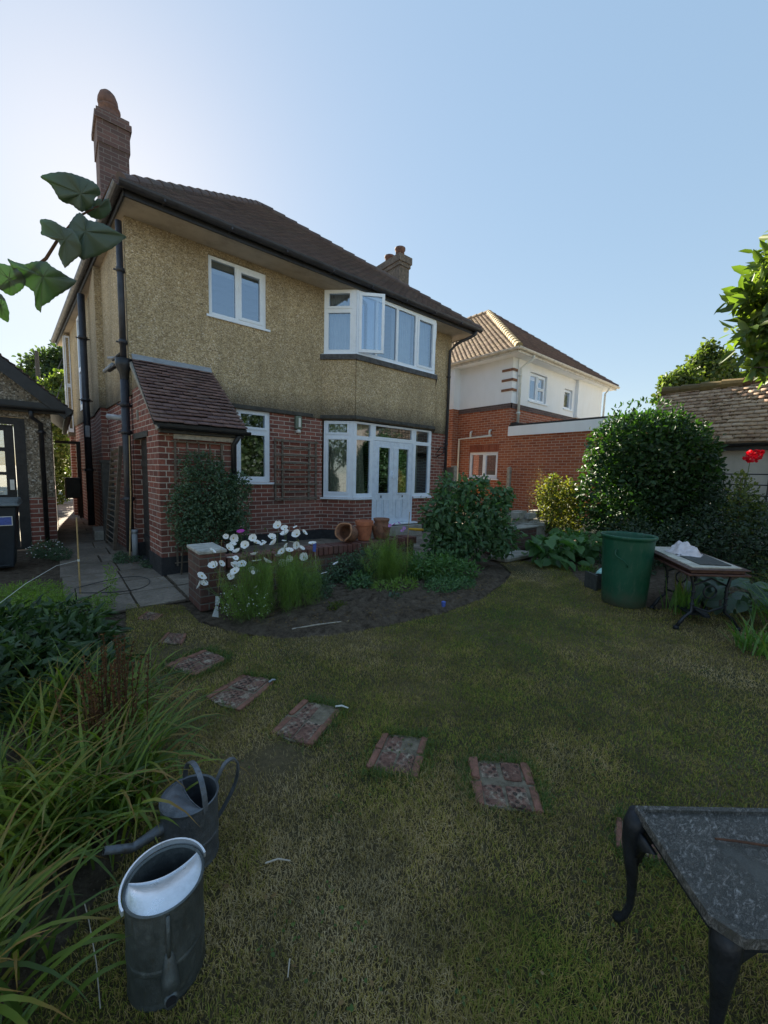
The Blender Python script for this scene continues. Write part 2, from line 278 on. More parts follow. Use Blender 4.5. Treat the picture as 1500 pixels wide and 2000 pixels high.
# ------------------------------------------------------------------ mesh helpers
class MB:
    def __init__(s): s.v = []; s.f = []
    def add(s, vs, fs):
        b = len(s.v); s.v += [tuple(map(float, p)) for p in vs]; s.f += [tuple(i+b for i in f) for f in fs]; return s
    def box(s, x0, x1, y0, y1, z0, z1):
        return s.add([(x0, y0, z0), (x1, y0, z0), (x1, y1, z0), (x0, y1, z0), (x0, y0, z1), (x1, y0, z1), (x1, y1, z1), (x0, y1, z1)],
                     [(0, 3, 2, 1), (4, 5, 6, 7), (0, 1, 5, 4), (1, 2, 6, 5), (2, 3, 7, 6), (3, 0, 4, 7)])
    def obox(s, c, ax, ay, az):        # centre and three half-axis vectors
        c, ax, ay, az = map(np.array, (c, ax, ay, az)); vs = []
        for k in (-1, 1):
            for i, j in ((-1, -1), (1, -1), (1, 1), (-1, 1)): vs.append(c+i*ax+j*ay+k*az)
        return s.add(vs, [(0, 3, 2, 1), (4, 5, 6, 7), (0, 1, 5, 4), (1, 2, 6, 5), (2, 3, 7, 6), (3, 0, 4, 7)])
    def bar(s, a, b, w, h, up=(0, 0, 1)):   # beam from a to b
        a, b = np.array(a, float), np.array(b, float); d = b-a; L = np.linalg.norm(d); d /= L
        sd_ = np.cross(d, up); sd_ = sd_/np.linalg.norm(sd_) if np.linalg.norm(sd_) > 1e-6 else np.array([1., 0, 0]); u = np.cross(sd_, d)
        return s.obox((a+b)/2, d*L/2, sd_*w/2, u*h/2)
    def tube(s, pts, r, n=8, cap=True):
        pts = [np.array(p, float) for p in pts]; rs = r if hasattr(r, '__len__') else [r]*len(pts); vs = []
        prev = None
        for i, p in enumerate(pts):
            d = pts[min(i+1, len(pts)-1)]-pts[max(i-1, 0)]; d /= max(np.linalg.norm(d), 1e-9)
            if prev is None: a = np.array([0, 0, 1.]) if abs(d[2]) < .9 else np.array([1., 0, 0])
            else: a = prev
            u = np.cross(d, a); u /= max(np.linalg.norm(u), 1e-9); v = np.cross(u, d); prev = v
            for k in range(n):
                t = 2*pi*k/n; vs.append(p+rs[i]*(cos(t)*u+sin(t)*v))
        fs = [(i*n+k, i*n+(k+1) % n, (i+1)*n+(k+1) % n, (i+1)*n+k) for i in range(len(pts)-1) for k in range(n)]
        if cap: fs += [tuple(range(n))[::-1], tuple((len(pts)-1)*n+k for k in range(n))]
        return s.add(vs, fs)
    def lathe(s, c, prof, n=32, sx=1, sy=1, rot=None):   # prof: (r, z)
        vs = []
        for r, z in prof:
            for k in range(n):
                t = 2*pi*k/n; p = np.array([r*cos(t)*sx, r*sin(t)*sy, z])
                if rot is not None: p = np.array(rot @ mathutils.Vector(p))
                vs.append(p+np.array(c))
        fs = [(i*n+k, i*n+(k+1) % n, (i+1)*n+(k+1) % n, (i+1)*n+k) for i in range(len(prof)-1) for k in range(n)]
        return s.add(vs, fs)
    def poly(s, pts): return s.add(pts, [tuple(range(len(pts)))])
    def prism(s, pts, off):            # polygon extruded by a vector
        pts = [np.array(p, float) for p in pts]; off = np.array(off); n = len(pts)
        return s.add(pts+[p+off for p in pts], [tuple(range(n))[::-1], tuple(range(n, 2*n))]+[(i, (i+1) % n, (i+1) % n+n, i+n) for i in range(n)])
    def plate(s, P0, d, u0, u1, z0, z1, holes=(), t=.2, off=0.):
        """upright plate with openings; outward normal is (d.y, -d.x)"""
        d = np.array([d[0], d[1], 0.]); d /= np.linalg.norm(d); n = np.array([d[1], -d[0], 0.]); O = np.array([P0[0], P0[1], 0.])+n*off
        us = sorted({u0, u1}|{min(max(h[i], u0), u1) for h in holes for i in (0, 1)}); zs = sorted({z0, z1}|{min(max(h[i], z0), z1) for h in holes for i in (2, 3)})
        hole = lambda i, j: not (0 <= i < len(us)-1 and 0 <= j < len(zs)-1) or any(h[0]-1e-6 <= us[i] and us[i+1] <= h[1]+1e-6 and h[2]-1e-6 <= zs[j] and zs[j+1] <= h[3]+1e-6 for h in holes)
        P = lambda u, z, k: O+d*u+np.array([0, 0, z])-n*t*k
        for i in range(len(us)-1):
            for j in range(len(zs)-1):
                if hole(i, j): continue
                a, b, c, e = us[i], us[i+1], zs[j], zs[j+1]
                s.poly([P(a, c, 0), P(b, c, 0), P(b, e, 0), P(a, e, 0)]); s.poly([P(a, c, 1), P(a, e, 1), P(b, e, 1), P(b, c, 1)])
                if hole(i-1, j): s.poly([P(a, c, 0), P(a, e, 0), P(a, e, 1), P(a, c, 1)])
                if hole(i+1, j): s.poly([P(b, c, 0), P(b, c, 1), P(b, e, 1), P(b, e, 0)])
                if hole(i, j-1): s.poly([P(a, c, 0), P(a, c, 1), P(b, c, 1), P(b, c, 0)])
                if hole(i, j+1): s.poly([P(a, e, 0), P(b, e, 0), P(b, e, 1), P(a, e, 1)])
        return s
    def build(s, name, mat, parent=None, smooth=False, uv=True, weld=False, bevel=0.):
        me = bpy.data.meshes.new(name); me.from_pydata(s.v, [], s.f)
        if weld or bevel:
            bm = bmesh.new(); bm.from_mesh(me); bmesh.ops.remove_doubles(bm, verts=bm.verts, dist=1e-4); bmesh.ops.recalc_face_normals(bm, faces=bm.faces)
            if bevel:
                bmesh.ops.bevel(bm, geom=[e for e in bm.edges if len(e.link_faces) == 2 and e.calc_face_angle(0) > .5], offset=bevel, segments=1, affect='EDGES', clamp_overlap=True)
            bm.to_mesh(me); bm.free()
        if uv: box_uv(me)
        if smooth: me.polygons.foreach_set('use_smooth', [True]*len(me.polygons))
        me.materials.append(MAT[mat] if isinstance(mat, str) else mat)
        o = bpy.data.objects.new(name, me); C.objects.link(o)
        if parent: o.parent = parent; o.matrix_parent_inverse = mathutils.Matrix.Translation(-parent.location)
        return o
def box_uv(me):
    uvl = me.uv_layers.new(name='UVMap'); data = np.zeros(len(me.loops)*2)
    for p in me.polygons:
        n = p.normal
        if abs(n.z) > .98: a, b = mathutils.Vector((1, 0, 0)), mathutils.Vector((0, 1, 0))
        else:
            a = mathutils.Vector((0, 0, 1)).cross(n).normalized(); b = n.cross(a)
        for li in p.loop_indices:
            co = me.vertices[me.loops[li].vertex_index].co; data[2*li] = co.dot(a); data[2*li+1] = co.dot(b)
    uvl.data.foreach_set('uv', data)
def npmesh(name, V, Fq, mat, parent=None, uvv=None, smooth=False):
    """fast mesh: V (n,3), Fq (m,k) constant face size"""
    me = bpy.data.meshes.new(name); V = np.ascontiguousarray(V, dtype=np.float32); Fq = np.ascontiguousarray(Fq, dtype=np.int32); m, k = Fq.shape
    me.vertices.add(len(V)); me.vertices.foreach_set('co', V.ravel()); me.loops.add(m*k); me.loops.foreach_set('vertex_index', Fq.ravel())
    me.polygons.add(m); me.polygons.foreach_set('loop_start', np.arange(0, m*k, k, dtype=np.int32)); me.polygons.foreach_set('loop_total', np.full(m, k, dtype=np.int32))
    if smooth: me.polygons.foreach_set('use_smooth', [True]*m)
    me.update(calc_edges=True)
    if uvv is not None:
        uvl = me.uv_layers.new(name='UVMap'); d = np.zeros((m*k, 2), dtype=np.float32); d[:, 1] = uvv[Fq.ravel()]; uvl.data.foreach_set('uv', d.ravel())
    me.materials.append(MAT[mat] if isinstance(mat, str) else mat)
    o = bpy.data.objects.new(name, me); C.objects.link(o)
    if parent: o.parent = parent; o.matrix_parent_inverse = mathutils.Matrix.Translation(-parent.location)
    return o
def thing(name, label, cat, loc=(0, 0, 0), group=None):
    o = bpy.data.objects.new(name, None); C.objects.link(o); o.location = [float(v) for v in loc]; o['label'] = label; o['category'] = cat
    o.empty_display_size = .1; o['_w'] = 1
    if group: o['group'] = group
    return o
def tag(o, label, cat, group=None):
    o['label'] = label; o['category'] = cat
    if group: o['group'] = group
    return o
def struct(o, kind='structure'): o['kind'] = kind; return o

# leaves ------------------------------------------------------------
def unit(a): return a/np.maximum(np.linalg.norm(a, axis=-1, keepdims=True), 1e-9)
def leaves(name, P, D, N, L, W, mat, parent=None, fold=.25, bend=.15):
    """P base (n,3), D direction, N normal; two folded quads each"""
    n = len(P); D = unit(D); S_ = unit(np.cross(D, N)); N = np.cross(S_, D); L = np.asarray(L).reshape(-1, 1)*np.ones((n, 1)); W = np.asarray(W).reshape(-1, 1)*np.ones((n, 1))
    tip = P+D*L-N*L*bend
    a1 = P+D*L*.30+S_*W*.46+N*W*fold*.4; a2 = P+D*L*.68+S_*W*.40+N*W*fold*.4-N*L*bend*.3
    b1 = P+D*L*.30-S_*W*.46+N*W*fold*.4; b2 = P+D*L*.68-S_*W*.40+N*W*fold*.4-N*L*bend*.3
    V = np.stack([P, a1, a2, tip, b2, b1], 1).reshape(-1, 3); i = np.arange(n)[:, None]*6
    Fq = np.concatenate([i+np.array([0, 1, 2, 3]), i+np.array([0, 3, 4, 5])], 1).reshape(-1, 4)
    uv = np.tile(np.array([0, .3, .7, 1, .7, .3], dtype=np.float32), n)
    return npmesh(name, V, Fq, mat, parent, uv)
def blobpts(blobs, n, shell=.55):
    """points and outward directions through ellipsoids (cx,cy,cz,rx,ry,rz)"""
    B = np.array(blobs, float); vol = B[:, 3]*B[:, 4]*B[:, 5]; vol = vol**.75; k = rng.choice(len(B), n, p=vol/vol.sum())
    d = unit(rng.normal(size=(n, 3))); r = 1-(1-rng.random((n, 1))**.6)*shell; r *= 1+(.045 if shell < .24 else .10)*rng.normal(size=(n, 1))
    return B[k, :3]+d*r*B[k, 3:6], d
def bush(name, blobs, n, L, W, mat, parent, droop=.2, updir=.3, shell=.55, fold=.25, zmin=.02):
    P, d = blobpts(blobs, n, shell); D = unit(d*.6+rng.normal(size=(n, 3))*.6+np.array([0, 0, updir-droop])); N = unit(d+rng.normal(size=(n, 3))*.5+np.array([0, 0, .5]))
    s = rng.uniform(.38, 1.4, (n, 1)); P[:, 2] = np.maximum(P[:, 2], zmin)
    return leaves(name, P, D, N, L*s, W*s, mat, parent, fold)
def straps(name, base, az, L, w, th0, th1, mat, parent=None, K=6, twist=.0):
    """arching strap leaves; th = angle from vertical from th0 at the base to th0+th1 at the tip"""
    n = len(base); az = np.asarray(az); h = np.stack([np.cos(az), np.sin(az), np.zeros(n)], 1); sd_ = np.stack([-np.sin(az), np.cos(az), np.zeros(n)], 1)
    L = np.asarray(L)*np.ones(n); w = np.asarray(w)*np.ones(n); th0 = np.asarray(th0)*np.ones(n); th1 = np.asarray(th1)*np.ones(n)
    p = base.copy(); V = []; uv = []
    for k in range(K+1):
        s = k/K; ww = w*(1-s**2.2)*(.55+.45*min(1, s*4)); tw = twist*s
        off = sd_*cos(tw)+np.array([0, 0, 1.])*sin(tw)
        V += [p-off*ww[:, None]/2, p+off*ww[:, None]/2]; uv += [s, s]
        th = th0+th1*((k+.5)/K)**1.3; p = p+(h*np.sin(th)[:, None]+np.array([0, 0, 1.])*np.cos(th)[:, None])*(L/K)[:, None]
        p[:, 2] = np.maximum(p[:, 2], .006)
    V = np.stack(V, 1).reshape(-1, 3); i = np.arange(n)[:, None]*(2*K+2)
    Fq = np.concatenate([i+np.array([2*k, 2*k+1, 2*k+3, 2*k+2]) for k in range(K)], 1).reshape(-1, 4)
    return npmesh(name, V, Fq, mat, parent, np.tile(np.array(uv, dtype=np.float32), n))
def tiles(name, O, u, v, poly, tw, gauge, mat, parent=None, th=.014, jit=.006, lift=.02):
    """courses of single tiles on a slope; poly = outline in (u,v) metres"""
    O, u, v = np.array(O, float), unit(np.array(u, float)), unit(np.array(v, float)); n = np.cross(u, v); n = n if n[2] > 0 else -n
    poly = [tuple(p) for p in poly]
    def span(t):
        xs = []
        for (x0, y0), (x1, y1) in zip(poly, poly[1:]+poly[:1]):
            if (y0 <= t) != (y1 <= t): xs.append(x0+(t-y0)/(y1-y0)*(x1-x0))
        return (min(xs), max(xs)) if len(xs) > 1 else None
    vm = max(p[1] for p in poly); V = []; Fc = []; r = 0; t = 0.
    while t < vm-.02:
        sp = span(t+gauge*.5) or span(t+.01)
        if sp:
            a, b = sp; x = math.floor(a/tw)*tw-(tw/2 if r % 2 else 0)
            while x < b:
                x0, x1 = max(x+.003, a), min(x+tw-.003, b)
                if x1-x0 > .02:
                    ja, jb, jh = random.uniform(-jit, jit), random.uniform(-jit, jit), random.uniform(0, jit)
                    lo = t-.01+ja; hi = t+gauge*1.25; k = len(V)
                    for zz, vv in ((lift+jh, lo), (lift+jh, lo+jb*.4)): pass
                    q = [O+u*x0+v*lo+n*(lift+th+jh), O+u*x1+v*(lo+jb)+n*(lift+th+jh+jb*.3), O+u*x1+v*hi+n*(th*.4), O+u*x0+v*hi+n*(th*.4),
                         O+u*x0+v*lo+n*(lift+jh-.002), O+u*x1+v*(lo+jb)+n*(lift+jh-.002), O+u*x1+v*hi-n*.002, O+u*x0+v*hi-n*.002]
                    V += q; Fc += [(k, k+1, k+2, k+3), (k+4, k+5, k+1, k), (k+5, k+6, k+2, k+1), (k+7, k+4, k, k+3)]
                x += tw
        t += gauge; r += 1
    return npmesh(name, np.array(V), np.array(Fc), mat, parent)
def hipline(name, a, b, r, mat, parent, step=.3):
    a, b = np.array(a, float), np.array(b, float); d = b-a; L = np.linalg.norm(d); d /= L; k = int(L/step); mb = MB()
    for i in range(k+1):
        p = a+d*L*i/(k+1); q = a+d*(L*(i+1)/(k+1)+.02); mb.tube([p+np.array([0, 0, .012]), q], [r, r*.86], 10)
    return mb.build(name, mat, parent)
def curtain(mb, P0, d, u0, u1, z0, z1, depth, amp=.02, wl=.07, slant=0.):
    d = np.array([d[0], d[1], 0.]); n = np.array([d[1], -d[0], 0.]); O = np.array([P0[0], P0[1], 0.]); k = int((u1-u0)/wl*6); vs = []
    for i in range(k+1):
        u = u0+(u1-u0)*i/k; a = amp*sin(2*pi*(u-u0)/wl+.8*sin(9*u))
        vs += [O+d*(u+slant*(u-u0)/(u1-u0))-n*(depth-a)+np.array([0, 0, z0]), O+d*u-n*(depth-a*.7)+np.array([0, 0, z1])]
    mb.add(vs, [(2*i, 2*i+2, 2*i+3, 2*i+1) for i in range(k)])
def window(parent, name, P0, d, rect, panes, sashes=(), t=.06, off=-.03, glass='glass', sill=None, mat='upvc', rim=.045):
    """frame = plate with a hole per pane; sashes get a proud ring"""
    u0, u1, z0, z1 = rect; f = MB().plate(P0, d, u0, u1, z0, z1, panes, t, off)
    for i in sashes:
        a, b, c, e = panes[i]; f.plate(P0, d, a-rim, b+rim, c-rim, e+rim, [(a, b, c, e)], .014, off+.014)
    fo = f.build(name, mat, parent)
    g = MB(); dd = np.array([d[0], d[1], 0.]); n = np.array([d[1], -d[0], 0.]); O = np.array([P0[0], P0[1], 0.])+n*(off-.028)
    for a, b, c, e in panes: g.poly([O+dd*(a-.004)+np.array([0, 0, c-.004]), O+dd*(b+.004)+np.array([0, 0, c-.004]), O+dd*(b+.004)+np.array([0, 0, e+.004]), O+dd*(a-.004)+np.array([0, 0, e+.004])])
    po = g.build('pane', glass, fo)
    if sill:
        su0, su1, proud, hh = sill; O2 = np.array([P0[0], P0[1], 0.]); c = O2+dd*(su0+su1)/2+n*(proud/2-.03)+np.array([0, 0, z0-hh/2-.003])
        MB().obox(c, dd*(su1-su0)/2, n*(proud+.06)/2, (0, 0, hh/2)).build('sill', mat, fo)
    return fo

# ------------------------------------------------------------------ the setting: ground, path, beds
def sheet(name, pts, z, mat, sub=0):
    o = MB().poly([(x, y, z) for x, y in pts]).build(name, mat); return struct(o)
def m_lawn():
    m = NT('lawn_thatch'); o = m.coord()
    c = m.ramp(m.noise(o, 1.1, 6, .65, .4), [(.3, (.055, .06, .018)), (.5, (.12, .095, .04)), (.7, (.20, .15, .075))])
    c = m.mix(m.rampf(m.noise(o, 45, 5, .7), [(.35, 0), (.7, .7)]), c, (.035, .03, .015))
    m.col(c); m.rough(.95); m.bump(m.noise(o, 90, 5, .75), 1., .015); return m.m
MAT['lawn'] = m_lawn(); MAT['bounceground'] = m_plain('pale_bounce_ground', (.36, .32, .24), .95, .3, 3)  # ground made pale so its sunlit bounce brightens the shaded house front
def m_slab():
    m = NT('paving_slabs'); o = m.coord(); st = m.noise(o, 2.2, 7, .7, .4)
    c = m.ramp(st, [(.3, (.13, .11, .09)), (.55, (.25, .21, .175)), (.75, (.38, .33, .275))])
    c = m.mix(m.rampf(m.noise(o, 35, 4, .7), [(.4, 0), (.75, .5)]), c, (.06, .06, .045))
    m.col(c); m.rough(.9); m.b.inputs['Specular IOR Level'].default_value = .15; m.bump(m.noise(o, 40, 5, .7), .4, .008); return m.m
MAT['slab'] = m_slab()
g = MB().poly([(-600, -600, -.03), (600, -600, -.03), (600, 600, -.03), (-600, 600, -.03)]).build('ground', 'bounceground'); struct(g)
sheet_pts = [(-9, -10), (9.9, -10), (9.9, .2), (7.1, .2), (7.1, -.3), (-.1, -.3), (-1.0, -.3), (-1., 1.4), (-9, 1.4)]
struct(MB().poly([(x, y, -.02) for x, y in sheet_pts]).build('garden_soil', 'soil'))
LAWN = [(-1.0, -9.5), (6.5, -9.5), (5.2, -6.6), (3.9, -5.75), (4.4, -4.75), (5.3, -4.1), (4.6, -3.3), (3.99, -3.97), (3.42, -4.21), (2.64, -4.43), (1.89, -4.49), (1.29, -4.40), (.8, -4.3), (.42, -4.11), (.15, -3.82), (-.05, -3.35), (-.06, -2.75), (-.5, -2.4), (-.62, -3.4), (-.72, -4.2), (-.76, -5.1), (-.84, -5.45), (-1.05, -5.7), (-1.6, -6.1), (-1.8, -7.2)]
sheet('lawn', LAWN, -.004, 'lawn')
# soil beds (slightly mounded, jagged)
def bed(name, outline, z, h, seed):
    r = np.random.default_rng(seed); cx, cy = np.mean(outline, 0); V = [(cx, cy, z+h)]; F_ = []; n = len(outline); rings = 14
    for k in range(1, rings+1):
        s = k/rings
        for i, (x, y) in enumerate(outline):
            V.append((cx+(x-cx)*s+r.normal()*.012, cy+(y-cy)*s+r.normal()*.012, z+h*(1-s**3)+abs(r.normal())*.018*(1 if k < rings else .2)))
    for i in range(n): F_.append((0, 1+i, 1+(i+1) % n))
    for k in range(rings-1):
        for i in range(n): a = 1+k*n; F_.append((a+i, a+n+i, a+n+(i+1) % n, a+(i+1) % n))
    o = MB().add(V, F_).build(name, 'soil'); return struct(o)
def dens(pts, k=5): 
    out = []
    for (a, b) in zip(pts, pts[1:]+pts[:1]):
        for i in range(k): out.append((a[0]+(b[0]-a[0])*i/k, a[1]+(b[1]-a[1])*i/k))
    return out
bed('flower_bed', dens([(-.02, -3.30), (.15, -3.80), (.42, -4.09), (.8, -4.28), (1.29, -4.38), (1.89, -4.47), (2.64, -4.41), (3.42, -4.19), (4.1, -3.85), (4.3, -3.1), (3.6, -2.75), (2.4, -2.9), (.3, -2.9)]), -.012, .07, 3)
bed('left_bed', dens([(-.66, -3.4), (-.74, -4.2), (-.76, -5.1), (-.84, -5.45), (-1.05, -5.72), (-1.6, -6.12), (-4.5, -6.3), (-4.5, -2.6), (-1.2, -2.1), (-.66, -2.5)]), -.012, .05, 5)
sheet('side_soil', [(-4.6, -2.7), (-1.0, -2.7), (-1.0, 1.5), (-4.6, 1.5)], -.009, 'soil')
bed('right_bed', dens([(3.92, -5.72), (4.42, -4.75), (5.3, -4.08), (6.6, -3.1), (9.2, -3.2), (9.8, -5), (9.8, -8.5), (6.4, -8.5), (5.2, -6.58)]), -.012, .06, 8)
# paving: individual flags on one sheet of mortar
sheet('patio', [(-1.0, -2.62), (.02, -2.62), (.25, -2.75), (6.6, -2.75), (7.6, -1.0), (7.6, .3), (-.0, .3), (-.0, 14), (-1.02, 14), (-1.02, -.6), (-1.02, -1.6), (-1.0, -2.3)], -.006, 'soil')
pv = MB()
r_ = random.Random(4)
def flag(x0, x1, y0, y1):
    g_ = .008; a = [(x0+g_+r_.uniform(0, .01), y0+g_), (x1-g_, y0+g_+r_.uniform(0, .01)), (x1-g_-r_.uniform(0, .01), y1-g_), (x0+g_, y1-g_-r_.uniform(0, .01))]
    z = .0+r_.uniform(0, .008); pv.prism([(x, y, z-.03) for x, y in a], (0, 0, .03+.004))
y = -2.6
while y < 13.9:
    h = r_.choice([.42, .58, .7]); xs = [-1.0, -.42, .02] if y < -1.45 else [-1.02, -.05]
    if y < -1.45: h = .575
    if -1.0 < y: xs = [-1.02, r_.choice([-.55, -.4]), -.02]
    for a, b in zip(xs, xs[1:]): flag(a, b, y, min(y+h, 13.95))
    y += h
for yy in (-2.6, -2.0, -1.4, -.8, -.2):
    x = .04
    while x < 6.6:
        wd = r_.choice([.45, .6, .75]); 
        if not (x < 1.0 and yy > -1.6): flag(x, min(x+wd, 6.7), yy, yy+.6)
        x += wd
struct(pv.build('paving', 'slab'))

# ------------------------------------------------------------------ the house
H = thing('house', 'detached two storey house in tan pebbledash over red brick, with white bays', 'house', (3.5, 4, 0))
W_ = 7.0; SZ = 4.94; X = (1., 0.); sp = (3.19, 0.); s1 = (3.65, -.47); s2 = (5.89, -.47); s3 = (6.37, 0.)
L1 = math.hypot(s1[0]-sp[0], s1[1]); dL = ((s1[0]-sp[0])/L1, (s1[1])/L1); dR = (dL[0], -dL[1])
kit = (1.46, 2.08, 1.17, 2.46); upw = (1.03, 2.01, 3.9, 4.84)
LX = -.08; sdv = np.array([-.068, 1.0]); sdv /= np.linalg.norm(sdv)      # the left side wall runs slightly outwards
b = MB(); b.plate((0, 0), X, LX+.25, W_-.25, .2, 2.45, [kit, (3.19, 6.37, 0, 3)], .25)
b.plate(sp, dL, 0, L1, .2, .87, (), .2); b.plate(s1, X, 0, .49, .2, .87, (), .2); b.plate(s1, X, 1.68, 2.24, .2, .87, (), .2); b.plate(s2, dR, 0, L1, .2, .87, (), .2)
b.plate((0, .012), (sdv[0], sdv[1]), 0, 8.2, .0, 2.45, (), .25) if False else None
so_ = lambda t: (LX+sdv[0]*t, sdv[1]*t)
# left side wall: outward normal must face -X, so run it from the back to the front
b.plate(so_(8.2), (-sdv[0], -sdv[1]), 0, 8.2, .0, 2.45, (), .25)
b.plate((W_, 0), (0, 1), 0, 8.2, .0, 2.45, (), .25); b.plate((W_, 8.2), (-1, 0), 0, W_+.6, 0, 2.45, (), .25)
b.build('brick_wall', 'brick', H)
p = MB(); p.plate((0, 0), X, LX, W_, 0, .2, [(3.19, 6.37, 0, 3)], .25, .012); p.plate(sp, dL, 0, L1, 0, .2, (), .2, .012); p.plate(s1, X, 0, .49, 0, .2, (), .2, .012); p.build('plinth', 'plinth', H)
MB().plate(s1, X, 1.68, 2.24, 0, .2, (), .2, .012).build('plinth', 'plinth', H); MB().plate(s2, dR, 0, L1, 0, .2, (), .2, .012).build('plinth', 'plinth', H)
MB().box(4.05, 5.42, -.72, -.49, 0, .24).box(4.16, 5.32, -.47, -.2, .0, .26).build('door_step', 'concrete', H)
p = MB(); p.plate((0, 0), X, LX-.02, W_, 2.45, SZ, [upw, (3.21, 6.35, 2.45, 5)], .27, .022)
p.plate(so_(8.2), (-sdv[0], -sdv[1]), 0, 8.2, 2.45, SZ, (), .27, .022); p.plate((W_, 0), (0, 1), 0, 8.2, 2.45, SZ, (), .27, .022); p.plate((W_, 8.2), (-1, 0), 0, W_+.6, 2.45, SZ, (), .27, .022)
for a_, d_, l_ in ((sp, dL, L1), (s1, X, 2.24), (s2, dR, L1)): p.plate(a_, d_, -.01, l_+.01, 2.44, 3.68, (), .2, .05)
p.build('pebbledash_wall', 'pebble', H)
# dark flared lip under the pebbledash
lp = MB()
for a_, d_, l0, l_ in ((sp, dL, -.03, L1+.03), (s1, X, -.02, 2.27), (s2, dR, -.03, L1+.03), ((0, 0), X, 1.05, 2.95)):
    d3 = np.array([*d_, 0]); n3 = np.array([d_[1], -d_[0], 0]); O = np.array([*a_, 2.455]); q = .07 if l_ != 2.95 else .035
    lp.prism([O+d3*l0+n3*.0, O+d3*l0+n3*(q+.015), O+d3*l0+n3*(q-.005)+np.array([0, 0, .07]), O+d3*l0+np.array([0, 0, .07])], d3*(l_-l0))
lp.build('wall_lip', m_plain('sooty_render_edge', (.06, .056, .048), .9, .5, 10, bump=.6), H)
ap = MB()
for a_, d_, l_ in ((sp, dL, L1), (s1, X, 2.24), (s2, dR, L1)): ap.plate(a_, d_, -.04, l_+.045, 3.60, 3.70, (), .12, .085)
ap.build('bay_sill_band', m_plain('lichen_lead', (.07, .07, .075), .7, .9, 14, dark=(.02, .02, .025), bump=.3), H)
# room shell
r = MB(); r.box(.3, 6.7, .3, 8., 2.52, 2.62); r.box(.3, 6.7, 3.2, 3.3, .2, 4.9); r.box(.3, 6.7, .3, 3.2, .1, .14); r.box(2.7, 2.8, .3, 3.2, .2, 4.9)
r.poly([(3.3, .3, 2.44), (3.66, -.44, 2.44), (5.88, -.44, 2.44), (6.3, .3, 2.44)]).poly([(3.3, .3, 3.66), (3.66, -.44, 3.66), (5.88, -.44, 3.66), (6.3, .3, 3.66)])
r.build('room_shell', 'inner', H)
# windows -------------------------------------------------------------
window(H, 'window', (0, 0), X, upw, [(1.09, 1.475, 3.96, 4.79), (1.575, 1.905, 4.0, 4.73)], (1,), .06, -.02, 'glassup', (.99, 2.07, .05, .035))
bl = MB().box(1.06, 1.98, .12, .13, 4.62, 4.84).build('blind', m_plain('blind_cloth', (.55, .53, .45), .9, .1, 4), H)
window(H, 'window', (0, 0), X, kit, [(1.545, 1.985, 2.16, 2.38), (1.545, 1.985, 1.27, 2.02)], (0,), .06, -.03, 'glass', (1.42, 2.14, .05, .035))
# ground bay
bz = .87
window(H, 'bay_window', sp, dL, (.03, L1-.01, bz, 2.42), [(.12, .51, 2.19, 2.36), (.12, .51, .99, 2.05)], (0, 1), .06, -.01, 'glass', (-.02, L1+.03, .05, .03))
window(H, 'bay_window', s1, X, (.0, .49, bz, 2.42), [(.07, .42, 2.14, 2.38), (.07, .42, .96, 2.06)], (), .06, -.01, 'glass', (-.01, .49, .05, .03))
window(H, 'bay_window', s1, X, (1.68, 2.24, bz, 2.42), [(1.75, 2.17, 2.14, 2.38), (1.75, 2.17, .95, 2.06)], (), .06, -.01, 'glass', (1.69, 2.27, .05, .03))
window(H, 'bay_window', s2, dR, (.01, L1-.03, bz, 2.42), [(.12, .51, 2.19, 2.36), (.12, .51, .99, 2.05)], (0, 1), .06, -.01, 'glass', (-.03, L1+.02, .05, .03))
window(H, 'transom_window', s1, X, (.49, 1.68, 2.08, 2.42), [(.56, 1.61, 2.16, 2.38)], (), .06, -.01)
df = MB().plate(s1, X, .49, 1.68, .27, 2.08, [(.53, 1.64, .30, 2.08)], .07, -.008).build('door_frame', 'upvcd', H)
for i, (a_, b_) in enumerate(((.533, 1.083), (1.087, 1.637))):
    gl = (a_+.13, b_-.12, .96, 1.94); dm = MB().plate(s1, X, a_, b_, .305, 2.075, [gl], .05, -.014)
    pn = [(a_+.09, (a_+b_)/2-.015, .40, .82), ((a_+b_)/2+.015, b_-.09, .40, .82)]
    for q in pn: dm.plate(s1, X, q[0], q[1], q[2], q[3], [(q[0]+.02, q[1]-.02, q[2]+.02, q[3]-.02)], .012, -.004); 
    mo = MB()  # grey strips paint the shade of the panel grooves
    for q in pn:
        for (a2, b2, c2, e2) in ((q[0], q[1], q[2], q[2]+.012), (q[0], q[1], q[3]-.012, q[3]), (q[0], q[0]+.012, q[2]+.012, q[3]-.012), (q[1]-.012, q[1], q[2]+.012, q[3]-.012)): mo.box(3.65+a2, 3.65+b2, -.4605, -.450, c2, e2)
    dm.plate(s1, X, gl[0]-.03, gl[1]+.03, gl[2]-.03, gl[3]+.03, [gl], .012, -.004)
    do = dm.build('door', 'upvcd', H); mo.build('panel_groove_shade', 'plastic', do)
    MB().poly([(3.65+gl[0], -.44, gl[2]), (3.65+gl[1], -.44, gl[2]), (3.65+gl[1], -.44, gl[3]), (3.65+gl[0], -.44, gl[3])]).build('pane', 'glass', do)
    MB().obox((3.65+(a_+b_)/2+(.0 if i else -.07), -.468, .885), (.012, 0, 0), (0, .004, 0), (0, 0, .022)).build('vent', 'black', do)
    if i == 0: MB().box(3.65+b_-.045, 3.65+b_-.02, -.50, -.452, 1.28, 1.42).box(3.65+b_-.04, 3.65+b_-.025, -.53, -.5, 1.35, 1.37).build('handle', 'upvc', do)
MB().obox((3.65+1.1, -.53, .278), (.66, 0, 0), (0, .06, 0), (0, 0, .014)).build('threshold', 'upvc', H)
